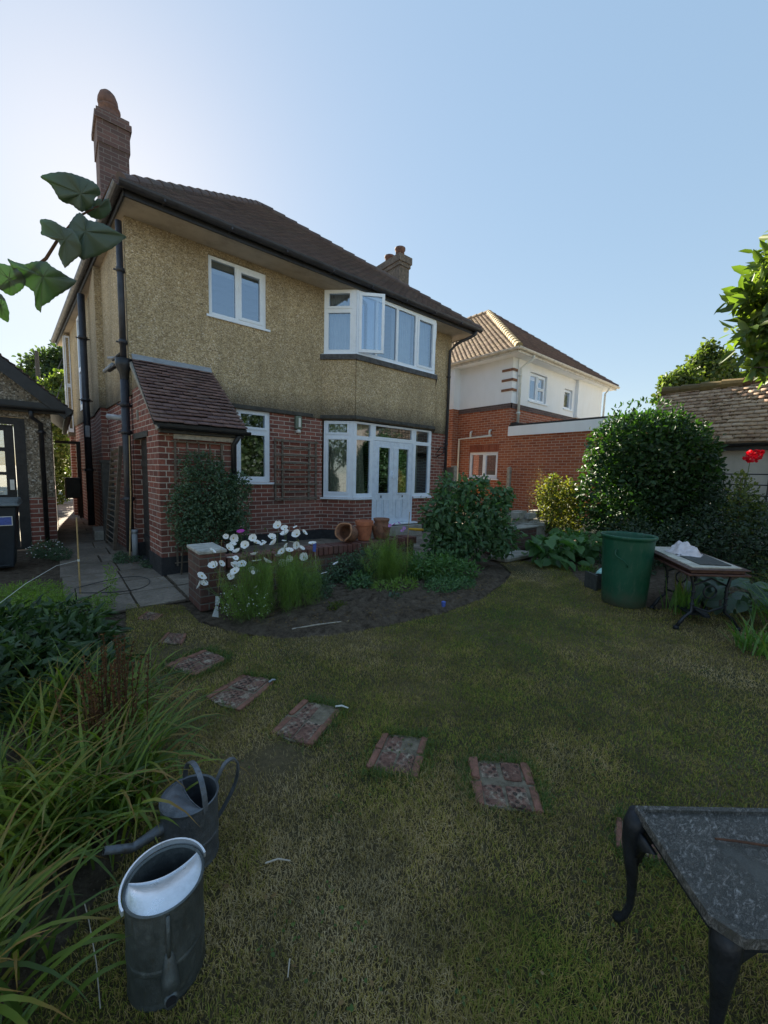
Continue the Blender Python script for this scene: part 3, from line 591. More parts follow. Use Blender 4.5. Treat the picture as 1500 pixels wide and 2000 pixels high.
# first floor bay
uz0, uz1 = 3.72, 4.93
window(H, 'bay_window', sp, dL, (.02, L1, uz0, uz1), [(.12, .53, 4.62, 4.86), (.11, .54, 3.80, 4.50)], (0,), .06, .02, 'glassup', (-.04, L1+.03, .05, .03))
window(H, 'bay_window', s1, X, (0, 2.24, uz0, uz1), [(.06, .47, 3.79, 4.86), (.53, 1.03, 3.79, 4.86), (1.09, 1.59, 3.79, 4.86), (1.70, 2.14, 3.84, 4.81)], (3,), .06, .02, 'glassup', (-.03, 2.28, .05, .03))
window(H, 'bay_window', s2, dR, (.0, L1-.02, uz0, uz1), [(.12, .53, 4.62, 4.86), (.11, .54, 3.80, 4.50)], (0,), .06, .02, 'glassup')
# the open casement swung out from its left edge
ca = R(-33); cdv = (cos(ca), sin(ca)); c0 = (3.69, -.51)
fo = MB().plate(c0, cdv, 0, .50, 3.76, 4.89, [(.055, .445, 3.82, 4.83)], .045, .0).build('casement', 'upvc', H)
q = np.array([*c0, 0])+np.array([cdv[1], -cdv[0], 0])*-.02; dv = np.array([*cdv, 0])
MB().poly([q+dv*.055+[0, 0, 3.82], q+dv*.445+[0, 0, 3.82], q+dv*.445+[0, 0, 4.83], q+dv*.055+[0, 0, 4.83]]).build('pane', 'glassup', fo)
# curtains inside
for a_ in ((sp, dL, .06, L1-.04, uz0, uz1, .16, .015, .06), (s1, X, 1.04, 1.62, uz0, uz1, .16, .015, .06), (s1, X, 1.66, 2.2, uz0, uz1, .16, .015, .055), (s1, X, .1, .2, uz0, uz1, .14, .015, .05)):
    cu = MB(); curtain(cu, *a_); cu.build('net_curtain', 'curtain', H)
for a_ in ((sp, dL, .05, L1-.02, bz, 2.4, .16, .022, .09), (s1, X, .02, .30, bz, 2.4, .16, .022, .08, .12), (s1, X, 1.74, 1.95, bz, 2.4, .16, .02, .08)):
    cu = MB(); curtain(cu, *a_); cu.build('drape', 'drape', H)
# soffit, fascia, gutter, roof -----------------------------------------
lf = lambda y: -.14-.08*(y+.5) if y > -.6 else -.14
LE = [(-.14, -.50), (-.82, 8.6), (7.32, 8.6), (7.32, -.50)]
MB().prism([(x, y, SZ) for x, y in LE], (0, 0, .05)).build('soffit', 'soffit', H)
fa = MB(); fa.box(-.15, 7.33, -.53, -.502, 4.93, 5.10)
fa.prism([(-.142, -.53, 4.93), (-.165, -.53, 4.93), (-.855, 8.6, 4.93), (-.822, 8.6, 4.93)], (0, 0, .17)); fa.box(7.322, 7.35, -.53, 8.6, 4.93, 5.10)
fa.build('fascia', 'black', H)
gt = MB()
def gutter(mb, a, b, r_=.062):
    a, b = np.array(a, float), np.array(b, float); d = unit(b-a); s_ = np.cross(d, [0, 0, 1]); n = 9; vs = []
    for p_ in (a, b):
        for k in range(n): t = pi*k/(n-1); vs.append(p_+s_*r_*cos(t)-np.array([0, 0, 1])*r_*sin(t))
        for k in range(n): t = pi*(n-1-k)/(n-1); vs.append(p_+s_*(r_-.006)*cos(t)-np.array([0, 0, 1])*(r_-.006)*sin(t))
    m_ = 2*n; mb.add(vs, [(k, (k+1) % m_, (k+1) % m_+m_, k+m_) for k in range(m_)]+[tuple(range(m_))[::-1], tuple(range(m_, 2*m_))])
gutter(gt, (-.22, -.60, 5.06), (7.42, -.60, 5.06), .072); gutter(gt, (-.90, 8.6, 5.06), (-.215, -.60, 5.06), .07)
for x in np.arange(.3, 7.2, .9): gt.box(x-.012, x+.012, -.675, -.53, 4.985, 5.02)
gt.build('gutter', 'gutter', H)
A0, A1, A2, A3 = (-.19, -.60, 5.07), (7.40, -.60, 5.07), (7.40, 8.65, 5.07), (-.92, 8.65, 5.07); AP, AQ = (2.85, 2.28, 7.42), (2.85, 5.6, 7.42)
RF = MB(); RF.add([A0, A1, A2, A3, AP, AQ], [(0, 1, 4), (1, 2, 5, 4), (2, 3, 5), (3, 0, 4, 5)]).build('roof', 'roofm', H)
roof = bpy.data.objects['roof']
def slope_tiles(name, E0, E1, tops, tw, ga, mat, parent, **k):
    E0, E1 = np.array(E0), np.array(E1); u = unit(E1-E0); tp = [np.array(t) for t in tops]; r0 = tp[0]-E0; v = unit(r0-u*(r0@u))
    pl = [(0, 0), ((E1-E0)@u, 0)]+[((t-E0)@u, (t-E0)@v) for t in tp]; return tiles(name, E0, u, v, pl, tw, ga, mat, parent, **k)
slope_tiles('roof_tiles', A0, A1, [AP], .165, .10, 'roofm', roof, jit=.003, th=.008, lift=.010)
slope_tiles('roof_tiles', A3, A0, [AP, AQ], .165, .10, 'roofm', roof, jit=.003, th=.008, lift=.010)
slope_tiles('roof_tiles', A1, A2, [AQ, AP], .165, .10, 'roofm', roof, jit=.003, th=.008, lift=.010)
hipline('hip_tiles', A0, AP, .075, 'roofm', roof); hipline('hip_tiles', A1, AP, .075, 'roofm', roof)
# left chimney stack and breast
n2 = 2.0; xl = -.20; ch = MB(); ch.box(xl+.02, .27, n2, 2.62, 2.4, 7.05); ch.box(xl, .29, n2-.02, 2.64, 7.05, 7.42); ch.box(xl-.03, .32, n2-.05, 2.67, 7.42, 7.52); ch.box(xl-.0, .29, n2-.02, 2.64, 7.52, 7.60)
co = ch.build('chimney', 'bricksoot', roof)
pt = MB(); pt.lathe((.02, n2+.2, 7.6), [(.0, 0), (.17, 0), (.18, .06), (.15, .10), (.14, .14), (.17, .17), (.165, .2), (.12, .21), (.1, .1)], 20)
pt.lathe((.0, n2+.2, 7.79), [(.0, 0), (.14, 0), (.16, .06), (.15, .14), (.12, .22), (.07, .27), (0, .29)], 20); pt.build('chimney_pot', 'darkpot', co, smooth=True)
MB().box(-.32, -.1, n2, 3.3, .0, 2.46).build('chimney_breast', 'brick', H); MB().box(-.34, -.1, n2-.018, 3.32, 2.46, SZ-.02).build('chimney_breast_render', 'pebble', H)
# right chimney, square to the side roof, two pots
ch = MB(); ch.box(6.5, 6.86, 1.55, 2.5, 5.2, 7.12); ch.box(6.47, 6.89, 1.52, 2.53, 7.12, 7.22); ch.box(6.44, 6.92, 1.49, 2.56, 7.22, 7.40)
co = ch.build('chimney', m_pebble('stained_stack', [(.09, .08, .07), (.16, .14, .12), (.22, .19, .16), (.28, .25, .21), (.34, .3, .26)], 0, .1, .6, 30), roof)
for yy, hh in ((1.75, .30), (2.2, .26)):
    MB().lathe((6.68, yy, 7.38), [(0, 0), (.13, 0), (.12, hh-.07), (.15, hh-.05), (.15, hh), (.11, hh), (.10, hh-.1)], 18).build('chimney_pot', 'darkpot', co, smooth=True)
# oriel and window far down the side wall
ow = MB(); y0, y1 = 6.3, 7.5
ow.box(-.70, -.5, 6.9, 8.0, 2.2, 4.9); ow.build('oriel', 'pebble', H)
fr = MB().plate((-.715, 7.95), (0, -1), .05, 1.0, 2.3, 4.85, [(.1, .5, 2.4, 3.5), (.55, .95, 2.4, 3.5), (.1, .5, 3.6, 4.8), (.55, .95, 3.6, 4.8)], .03, 0).plate((-.70, 6.89), (1, 0), .01, .12, 2.3, 4.85, [(.035, .095, 2.4, 3.5), (.035, .095, 3.6, 4.8)], .01, 0)
fr.build('oriel_frame', 'upvc', H)
MB().box(-.66, -.4, 6.95, 7.9, 0, 2.2).build('oriel_base', 'brick', H)
def sidept(y, off): return np.array([LX+sdv[0]*y, sdv[1]*y, 0.])+np.array([-sdv[1], sdv[0], 0.])*off
window(H, 'window', so_(5.2), (-sdv[0], -sdv[1]), (0, .62, 2.75, 4.85), [(.08, .54, 3.7, 4.78), (.08, .54, 2.85, 3.6)], (), .05, .05, 'glassup', (-.05, .67, .05, .03))
# downpipes ---------------------------------------------------------------
def pipe(name, pts, r_, brk=(), mat='gutter', parent=H, n=12):
    mb = MB(); mb.tube(pts, r_, n)
    for z in brk:
        for (a_, b_) in zip(pts, pts[1:]):
            if min(a_[2], b_[2]) <= z <= max(a_[2], b_[2]) and abs(a_[2]-b_[2]) > .5:
                t = (z-a_[2])/(b_[2]-a_[2]); x, y = a_[0]+(b_[0]-a_[0])*t, a_[1]+(b_[1]-a_[1])*t
                mb.tube([(x, y, z-.03), (x, y, z+.03)], r_*1.28, n); mb.obox((x, y+.03, z), (r_*1.9, 0, 0), (0, .006, 0), (0, 0, .012))
    return mb.build(name, mat, parent, smooth=True)
px_ = -.165
pipe('downpipe', [(px_, .02, .1), (px_, .02, 2.72)], .055, (.9, 1.9, 2.3))
pipe('downpipe', [(px_, .02, 2.78), (px_, .02, 4.86)], .042, (3.2, 4.2))
hp = MB().lathe((px_, .02, 2.68), [(.055, -.02), (.06, .06), (.105, .17), (.11, .28), (.09, .28), (.085, .2), (.05, .1)], 14); hp.tube([(px_-.05, .06, 2.9), (-.3, .5, 2.86)], .03, 8); hp.tube([(px_-.02, .1, 3.05), (-.24, .6, 3.05)], .022, 8)
hp.build('rainwater_hopper', 'black', H, smooth=True)
MB().tube([(px_-.1, .35, 2.93), (-.36, .55, 2.84)], .026, 8).build('waste_pipe', 'lead', H, smooth=True)
MB().tube([(-.12, .5, 3.08), (-.30, .62, 3.07)], .022, 8).build('waste_pipe', 'lead', H, smooth=True)
MB().tube([(-.12, .5, 2.15), (-.30, .9, 2.2)], .045, 10).build('waste_pipe', 'lead', H, smooth=True)
pipe('downpipe', [(-.46, 3.42, .12), (-.46, 3.42, 4.86)], .062, (1.3, 2.75, 4.0), 'gutter')
MB().box(-.50, -.42, 3.30, 3.38, 1.98, 2.22).build('meter_cover', 'plastic', H, bevel=.01)
pipe('downpipe', [(6.88, -.075, .1), (6.88, -.075, 4.55), (6.98, -.2, 4.72), (7.22, -.56, 4.90), (7.24, -.60, 5.0)], .036, (.9, 2.2, 3.9))
MB().tube([(6.55, -.05, 1.95), (6.62, -.12, 2.1), (6.80, -.12, 2.1)], .014, 6).tube([(6.55, -.05, 1.85), (6.7, -.14, 1.95), (6.8, -.09, 2.1)], .014, 6).build('waste_pipe', 'black', H, smooth=True)
# lean-to outhouse ------------------------------------------------------
pw, pd = .96, 1.43
b = MB(); b.plate((0, -pd), X, .1, pw-.1, .24, 1.88, (), .1); b.plate((pw, -pd), (0, 1), 0, pd-.03, .24, 1.90, (), .1)
fx = lambda y: LX*(1+y/pd)
sl_ = math.hypot(LX, pd-.02); sdp = (-(fx(-.02))/sl_, -(pd-.02)/sl_)
b.plate((fx(-.02), -.02), sdp, 0, sl_, .24, 1.86, [(.05, .80, .24, 1.80)], .1)
b.prism([(0, -pd+.0, 1.86), (fx(-.02), -.02, 1.86), (fx(-.02), -.02, 2.52), (fx(-.42), -.42, 2.52)], (.1, 0, 0))
b.build('outhouse_wall', 'brick', H)
MB().prism([(fx(-.42), -.42, 2.522), (fx(-.02), -.02, 2.522), (fx(-.02), -.02, 2.90)], (.1, 0, 0)).build('outhouse_gable_render', 'pebble', H)
MB().plate((0, -pd), X, .088, pw, 0, .24, (), .1, .012).plate((fx(-.02), -.02), sdp, 0, sl_+.012, 0, .24, [(.10, .80, .04, .3)], .1, .012).build('outhouse_plinth', 'plinth', H)
dd_ = MB().box(.01, .05, -.84, -.04, .04, 1.79); dd_.box(-.01, .012, -.82, -.13, .3, .38).box(-.01, .012, -.82, -.13, 1.4, 1.48); dd_.build('outhouse_door', 'blackwood', H)
MB().prism([(fx(-.90)-.012, -.90, 1.80), (fx(-.05)-.012, -.05, 1.80), (fx(-.05)-.012, -.05, 1.88), (fx(-.90)-.012, -.90, 1.88)], (.05, 0, 0)).build('door_lintel', 'slat', H)
E0, E1 = (-.07, -1.56, 1.93), (1.06, -1.56, 1.93); T0, T1 = (-.07, -.03, 2.96), (1.06, -.03, 2.96)
MB().prism([np.array(E0)+[0, 0, -.03], np.array(E1)+[0, 0, -.03], np.array(T1)+[0, 0, -.03], np.array(T0)+[0, 0, -.03]], (0, 0, .03)).build('outhouse_roof', 'blackwood', H)
tiles('outhouse_tiles', E0, (1, 0, 0), np.array(T0)-np.array(E0), [(0, 0), (1.13, 0), (1.13, 1.84), (0, 1.84)], .165, .104, 'roofp', bpy.data.objects['outhouse_roof'], th=.014, jit=.009, lift=.026)
MB().prism([(-.07, -.10, 2.955), (1.04, -.10, 2.955), (1.04, -.026, 3.04), (-.07, -.026, 3.04)], (0, -.004, .008)).build('lead_flashing', 'lead', H)
o = MB(); gutter(o, (-.02, -1.60, 1.90), (1.09, -1.60, 1.90), .05); o.box(-.0, 1.02, -1.55, -1.445, 1.82, 1.90); o.build('outhouse_gutter', 'black', H)
MB().box(.16, .92, -1.50, -1.44, 1.755, 1.815).build('fascia_board', 'woodpale', H)
pipe('downpipe', [(.90, -1.49, .1), (.90, -1.49, 1.72), (.95, -1.58, 1.85)], .035, (.6, 1.3), 'black')
MB().prism([(-.03, -1.50, 1.84), (-.03, -1.58, 1.86), (-.105, -.03, 2.94), (-.105, -.03, 2.88)], (.04, 0, 0)).build('verge', 'concrete', H)
MB().box(-.075, -.03, -.40, -.32, 2.06, 2.2).build('air_vent', 'concrete', H)

# things fixed to or leaning on the house ------------------------------------
t = thing('wall_lamp', 'small green glass bulkhead lamp with white sensor on the brick wall above the trellis', 'lamp', (2.62, -.05, 2.15))
MB().box(2.56, 2.69, -.10, -.002, 2.19, 2.44).build('lamp_body', m_plain('green_lamp', (.16, .20, .15), .4, .2, 20), t, bevel=.02); MB().box(2.605, 2.645, -.115, -.1, 2.23, 2.40).build('lamp_tube', 'pale', t)
MB().lathe((2.625, -.06, 2.12), [(0, 0), (.045, .0), (.05, .04), (.03, .065)], 14).build('sensor', 'pale', t, smooth=True)
tr = MB(); rr = random.Random(3)
def lath(mb, a, b_, w_, th_):
    a, b_ = np.array(a, float), np.array(b_, float); b_ = b_+np.array([rr.uniform(-.008, .008), 0, rr.uniform(-.008, .008)]); mb.bar(a, b_, th_, w_, (0, 0, 1) if abs(b_[2]-a[2]) < .3 else (1, 0, 0))
xs = (2.16, 2.30, 2.86, 3.02); zs = np.linspace(.86, 1.96, 9)
for x in xs: lath(tr, (x, -.05, .82), (x, -.05, 1.99), .035, .02)
for i, z in enumerate(zs): lath(tr, (2.13 if i % 2 == 0 else 2.28, -.072, z), (3.05 if i % 2 == 0 else 2.90, -.072, z+rr.uniform(-.01, .01)), .036, .02)
tag(tr.build('trellis', 'wood'), 'weathered grey wooden trellis hung on the brick wall between kitchen window and bay', 'trellis')
tr = MB()
for x in (.17, .75): lath(tr, (x, -1.47, 1.2), (x, -1.47, 1.74), .02, .04)
for x in (.32, .46, .60): lath(tr, (x, -1.46, .18), (x, -1.46, 1.74), .013, .018)
for z in (1.73, 1.60, 1.46, 1.3, .3, .16): lath(tr, (.14, -1.475, z), (.78, -1.475, z), .013, .018)
lath(tr, (.17, -1.47, .12), (.17, -1.47, 1.2), .02, .014)
tag(tr.build('trellis', 'wood'), 'thin lattice trellis on the outhouse front behind the climbing shrub', 'trellis')
sh = thing('climbing_shrub', 'dense dark green climbing shrub covering the front of the tiled outhouse', 'shrub', (.5, -1.55, 0))
bb = [(.50, -1.66, 1.05, .34, .19, .42), (.28, -1.62, .85, .24, .17, .38), (.78, -1.66, .95, .26, .19, .40), (.45, -1.62, 1.42, .26, .13, .18), (.85, -1.64, .65, .20, .18, .30), (.4, -1.64, .55, .30, .17, .24), (.95, -1.62, 1.15, .14, .14, .20)]
bush('foliage', bb, 9000, .035, .02, 'ivy', sh, shell=.5)
bush('foliage', [(c[0], c[1], c[2], c[3]*1.14, c[4]*1.1, c[5]*1.12) for c in bb], 1300, .035, .02, 'ivy', sh, shell=.2)
st = MB()
for k in range(7): x = .2+.12*k; st.tube([(x, -1.52, 0), (x+.03, -1.55, .5), (x+rr.uniform(-.1, .1), -1.58, 1.2)], [.012, .009, .004], 5)
st.build('stems', 'bark', sh)
lv = MB(); B0, B1 = np.array([-.35, 1.55, .02]), np.array([-.31, .72, .02]); q0, q1 = np.array([-.28, .75, 1.66]), np.array([-.23, .16, 1.70])
for k in range(17):
    s = (k+.5)/17; a_ = B0*(1-s)+q0*s; b_ = B1*(1-s)+q1*s; lv.bar(a_, b_, .012, .055, (-.55, -.1, .6))
lv.bar(B0, q0, .04, .03); lv.bar(B1+[0, -.02, 0], q1+[0, -.02, 0], .05, .035)
tag(lv.build('slatted_shutter', 'wood'), 'old dark slatted shutter leaning against the house corner by the downpipe', 'shutter')
tag(MB().tube([(-.21, -.22, .01), (-.16, -.16, .95), (-.14, -.07, 1.85)], [.011, .010, .008], 7).build('bamboo_cane', 'cane'), 'tall thin bamboo cane leaning on the house corner beside the outhouse door', 'cane')
tag(MB().tube([(-.13, -.16, .0), (-.13, -.16, .42)], .038, 12).tube([(-.13, -.16, .40), (-.13, -.16, .45)], .045, 12).build('drain_stub', 'lead', smooth=True), 'short grey drain pipe standing by the outhouse door', 'pipe')
tag(MB().box(-.50, -.26, 1.95, 2.75, .0, .17).build('step', 'concrete', bevel=.01), 'low concrete doorstep at the foot of the side wall', 'step')
tag(MB().box(-.36, -.20, 1.62, 1.98, .0, 1.45).box(-.38, -.18, 1.60, 1.99, 1.45, 1.50).build('side_cupboard', 'slat'), 'low dark wooden cupboard against the side wall behind the slatted shutter', 'cupboard')
gt_ = MB(); gt_.bar((-1.0, 6.1, 1.98), (-.5, 6.1, 1.98), .05, .07); gt_.bar((-.53, 6.1, 0), (-.53, 6.1, 2.01), .09, .10, (0, 1, 0)); tag(gt_.build('gate_frame', 'black'), 'black gate frame across the side passage between garage and house', 'gate')
MB_ = MB().box(-.86, -.56, 4.7, 5.2, .62, 1.1).bar((-.62, 5.1, .15), (-.62, 5.1, .7), .04, .04, (0, 1, 0)); tag(MB_.build('wall_box', 'black', bevel=.03), 'black box on a bracket on the side wall beyond the gate', 'box')

# ------------------------------------------------------------------ the garage on the left
Q = thing('garage', 'pebbledashed garage with brick base, dark barge board and black glazed door at the left edge', 'garage', (-2.6, 3.5, 0))
gy = 1.47; ge = -1.03
MB().plate((-4.3, gy), X, 0, 3.27, .85, 2.22, [(0, 2.95, 0, 2.12)], .2).box(-1.23, -1.035, gy+.2, 6.2, .85, 2.22).prism([(-4.3, gy-.0, 2.22), (-1.03, gy, 2.22), (-1.03, gy, 2.45), (-2.65, gy, 3.87), (-4.3, gy, 2.43)], (0, .2, 0)).build('rendered_wall', 'pebbleg', Q)
MB().plate((-4.3, gy), X, 0, 3.27, 0, .85, [(0, 2.95, -.1, .9)], .2).box(-1.23, -1.031, gy+.2, 6.2, 0, .85).build('brick_base', 'brick', Q)
t0, t1, t2 = (-4.5, gy-.12, 2.2), (-.80, gy-.12, 2.2), (-2.65, gy-.12, 3.83)
rf = MB(); 
for (a_, b_) in (((-.78, 2.24), (-2.65, 3.89)), ((-4.52, 2.24), (-2.65, 3.89))):
    rf.prism([(a_[0], gy-.14, a_[1]), (b_[0], gy-.14, b_[1]), (b_[0], gy-.14, b_[1]+.05), (a_[0], gy-.14, a_[1]+.05)], (0, 4.9, 0))
rf_ = rf.build('roof', 'blackwood', Q)
slope_tiles('roof_tiles', (-.76, gy+4.7, 2.27), (-.76, gy-.15, 2.27), [(-2.65, gy-.15, 3.95), (-2.65, gy+4.7, 3.95)], .165, .1, 'roofm', rf_, jit=.004)
MB().prism([(-.86, gy-.16, 2.14), (-2.65, gy-.16, 3.70), (-2.65, gy-.16, 3.92), (-.74, gy-.16, 2.26)], (0, .03, 0)).build('barge_board', 'black', Q)
MB().box(-4.4, -.90, gy-.13, gy-.04, 2.20, 2.36).build('fascia', 'black', Q)
o = MB(); gutter(o, (-4.4, gy-.17, 2.27), (-.84, gy-.17, 2.27), .05); gutter(o, (-.80, gy+4.7, 2.22), (-.80, gy-.2, 2.22), .05); o.build('gutter', 'black', Q)
pipe('downpipe', [(-1.26, gy-.17, 2.22), (-1.26, gy-.15, 2.12), (-1.155, gy-.07, 2.04), (-1.155, gy-.07, .02)], .033, (1.9,), 'black', Q)
gd = MB().plate((-2.5, gy), X, 0, 1.15, .02, 2.10, [(.08, 1.02, .06, 2.0)], .12, .01).build('door_frame', 'blackwood', Q)
gp = [(.22, .90, 1.64, 1.90), (.22, .90, 1.26, 1.58), (.22, .90, .9, 1.21)]
gd = MB().plate((-2.5, gy), X, .09, 1.01, .06, 1.99, gp, .04, -.03).build('door', 'blackwood', Q)
for q in gp: MB().poly([(-2.5+q[0], gy+.04, q[2]), (-2.5+q[1], gy+.04, q[2]), (-2.5+q[1], gy+.04, q[3]), (-2.5+q[0], gy+.04, q[3])]).build('pane', 'frost', gd)
MB().box(-1.56, -1.51, gy-.02, gy+.02, .98, 1.14).build('handle', 'pale', gd)
Bn = thing('wheelie_bin', 'dark wheelie bin with a blue and white sticker in front of the garage door', 'bin', (-1.7, .1, 0))
MB().prism([(-1.93, .36, .06), (-1.50, .36, .06), (-1.50, -.08, .06), (-1.93, -.08, .06)], (0, 0, .02)).add([(-1.9, .36, .04), (-1.47, .36, .04), (-1.47, -.06, .04), (-1.9, -.06, .04), (-1.96, .40, .84), (-1.41, .40, .84), (-1.41, -.16, .84), (-1.96, -.16, .84)], [(0, 3, 2, 1), (0, 1, 5, 4), (1, 2, 6, 5), (2, 3, 7, 6), (3, 0, 4, 7), (4, 5, 6, 7)]).build('bin_body', 'bin', Bn, weld=True, bevel=.02)
MB().add([(-2.0, .42, .85), (-1.37, .42, .85), (-1.37, -.20, .85), (-2.0, -.20, .85), (-1.98, .42, .93), (-1.39, .42, .93), (-1.41, -.16, .89), (-1.96, -.16, .89)], [(0, 3, 2, 1), (4, 5, 6, 7), (0, 1, 5, 4), (1, 2, 6, 5), (2, 3, 7, 6), (3, 0, 4, 7)]).build('lid', m_plain('grey_lid', (.13, .15, .155), .6, .3, 9), Bn, weld=True, bevel=.012)
for x in (-1.9, -1.5): MB().lathe((x, .40, .1), [(0, -.02), (.1, -.02), (.1, .02), (0, .02)], 18, rot=mathutils.Matrix.Rotation(pi/2, 3, 'Y')).build('wheel', 'black', Bn)
q = G(0, 1025, -.165, 1); stx = -1.455
MB().box(stx-.16, stx+.005, -.155, -.150, .60, .72).build('sticker', 'pale', Bn); MB().box(stx-.15, stx-.005, -.159, -.156, .61, .71).build('sticker_print', 'labelb', Bn)

# ------------------------------------------------------------------ the next house
N = thing('neighbouring_house', 'white rendered house over orange brick with a brown hip roof', 'house', (12.5, 4, 0))
nx, ny, nz = 9.5, -.25, 3.58; nw = 6.3; NS = 4.90
b = MB(); b.plate((nx, 9), (0, -1), 0, 9.25, 0, nz, [(7.78, 8.88, 1.32, 2.15)], .25); b.plate((nx, ny), X, .25, nw, 0, nz, (), .25); b.plate((nx+nw, ny), (0, 1), 0, 9, 0, nz, (), .25)
b.box(nx-.28, nx, 1.75, 3.2, 0, nz+.02); b.box(nx-.03, nx+3.2, -3.7, ny-.001, .35, 2.62) if False else None
b.build('brick_wall', 'brickn', N)
b = MB(); b.plate((nx, ny), (0, -1), .002, 3.4, .30, 2.62, (), .25, .0); b.plate((nx, ny-3.4), X, .25, 3.5, .3, 2.62, (), .25)
b.build('extension_wall', 'brickn', N)
MB().plate((nx, 9), (0, -1), 6.5, 12.65, 0, .30, (), .2, .02).build('extension_plinth', 'cream', N)
for k in range(13):
    pass
ar = MB()
for k in range(14): ar.box(nx-.012, nx+.02, .10+.08*k, .10+.08*k+.068, 2.17, 2.385)
ar.build('soldier_course', m_tile('soldier_bricks', [(.24, .06, .03), (.33, .09, .05), (.36, .12, .07)]), N)
b = MB(); b.plate((nx, 9), (0, -1), 0, 9.25, nz, NS, (), .25, .012); b.plate((nx, ny), X, .26, nw, nz, NS, [(.93, 1.97, 3.76, 4.66), (3.2, 3.8, 3.8, 4.5)], .25, .012); b.plate((nx+nw, ny), (0, 1), 0, 9, nz, NS, (), .25, .012)
b.box(nx-.30, nx-.012, 1.73, 3.22, nz, NS); b.box(nx+4.0, nx+6.0, ny-.12, ny-.012, nz, NS)
b.build('rendered_wall', 'white', N)
for z in (4.55, 4.26, 3.97): MB().box(nx-.03, nx+.01, ny-.012, ny+.36, z-.035, z+.035).box(nx-.03, nx+.20, ny-.03, ny-.012, z-.035, z+.035).build('quoin_band', 'terraold', N)
MB().box(nx-.02, nx+.01, ny-.02, 1.73, nz-.15, nz-.003).box(nx-.02, nx+nw, ny-.02, ny-.0, nz-.15, nz-.003).build('dark_brick_band', 'bricksoot', N)
window(N, 'window', (nx, ny), X, (.95, 1.95, 3.78, 4.64), [(1.02, 1.40, 3.86, 4.57), (1.50, 1.86, 4.26, 4.55), (1.50, 1.86, 3.86, 4.18)], (1, 2), .06, -.05, 'glassup', (.88, 2.05, .05, .04))
window(N, 'window', (nx, ny), X, (3.22, 3.78, 3.82, 4.48), [(3.29, 3.71, 3.89, 4.41)], (0,), .06, -.05, 'glassup', (3.15, 3.85, .05, .04))
window(N, 'window', (nx, 9), (0, -1), (7.78, 8.88, 1.32, 2.15), [(7.86, 8.30, 1.41, 2.07), (8.42, 8.80, 1.43, 2.05)], (1,), .06, -.04, 'glass', (7.72, 8.94, .05, .04))
MB().box(nx+.9, nx+4.2, ny+.9, ny+.95, 3.6, 4.8).box(nx+.9, nx+.95, -.1, 1.5, 1.2, 2.3).build('room_shell', 'inner', N)
MB().prism([(nx-.35, ny-.35, NS), (nx+nw+.35, ny-.35, NS), (nx+nw+.35, 9.3, NS), (nx-.35, 9.3, NS)], (0, 0, .05)).build('soffit', 'white', N)
o = MB(); gutter(o, (nx-.42, 9.3, NS+.12), (nx-.42, ny-.45, NS+.12), .065); gutter(o, (nx-.46, ny-.42, NS+.12), (nx+nw+.45, ny-.42, NS+.12), .065); o.box(nx-.38, nx-.352, ny-.35, 9.3, NS-.01, NS+.14).box(nx-.38, nx+nw+.38, ny-.38, ny-.352, NS-.01, NS+.14); o.build('gutter', m_plain('white_gutter', (.60, .57, .52), .5, .25, 8), N)
B0_, B1_, B2_, B3_ = (nx-.40, ny-.40, 5.02), (nx+nw+.40, ny-.40, 5.02), (nx+nw+.4, 9.35, 5.02), (nx-.4, 9.35, 5.02); NP, NQ = (12.65, 3.05, 7.95), (12.65, 5.9, 7.95)
rn = MB().add([B0_, B1_, B2_, B3_, NP, NQ], [(0, 1, 4), (1, 2, 5, 4), (2, 3, 5), (3, 0, 4, 5)]).build('roof', 'roofn_shade', N)
slope_tiles('roof_tiles', B3_, B0_, [NP, NQ], .165, .10, 'roofn_lit', rn, jit=.006, th=.010, lift=.012)
slope_tiles('roof_tiles', B0_, B1_, [NP], .165, .10, 'roofn_shade', rn, jit=.005)
hipline('hip_tiles', B0_, NP, .11, 'hip', rn, .3); hipline('ridge_tiles', NP, NQ, .1, 'roofn_lit', rn, .3); hipline('hip_tiles', B1_, NP, .09, 'roofn_shade', rn, .3)
pipe('downpipe', [(nx+.42, ny-.40, NS+.08), (nx+.42, ny-.38, NS-.05), (nx+.27, ny-.08, 4.62), (nx+.27, ny-.08, 2.95)], .04, (4.4, 3.3), 'pale', N)
pipe('downpipe', [(nx+6.15, ny-.40, NS+.08), (nx+6.1, ny-.2, 4.7), (nx+6.1, ny-.18, 3.2)], .035, (), 'pale', N)
MB().box(nx-.03, nx+3.7, -3.85, ny-.02, 2.62, 2.70).build('flat_roof', 'plinth', N)
MB().box(nx-.07, nx-.03, -3.85, ny+.02, 2.60, 2.88).box(nx-.07, nx+3.7, -3.9, -3.85, 2.60, 2.88).build('fascia_board', 'white', N)
MB().box(nx-.065, nx+.1, -3.84, ny-.01, 2.884, 2.93).box(nx+.0, nx+3.6, ny-.2, ny-.02, 2.70, 3.0).build('roof_edge', 'plinth', N)
pipe('waste_pipe', [(nx-.07, 1.62, .3), (nx-.07, 1.62, 2.60), (nx-.07, .35, 2.64)], .035, (), 'pale', N)
MB().tube([(nx-.07, 1.15, 2.63), (nx-.07, 1.15, 2.80), (nx, 1.15, 2.83)], .032, 8).tube([(nx-.07, .42, 2.63), (nx-.07, .42, 2.80), (nx, .42, 2.83)], .032, 8).build('waste_pipe_tee', 'pale', N, smooth=True)
MB().tube([(nx-.28, 2.9, 3.08), (nx-.55, 2.95, 3.06), (nx-.62, 3.1, 2.95)], .06, 10).build('flue', 'lead', N, smooth=True)
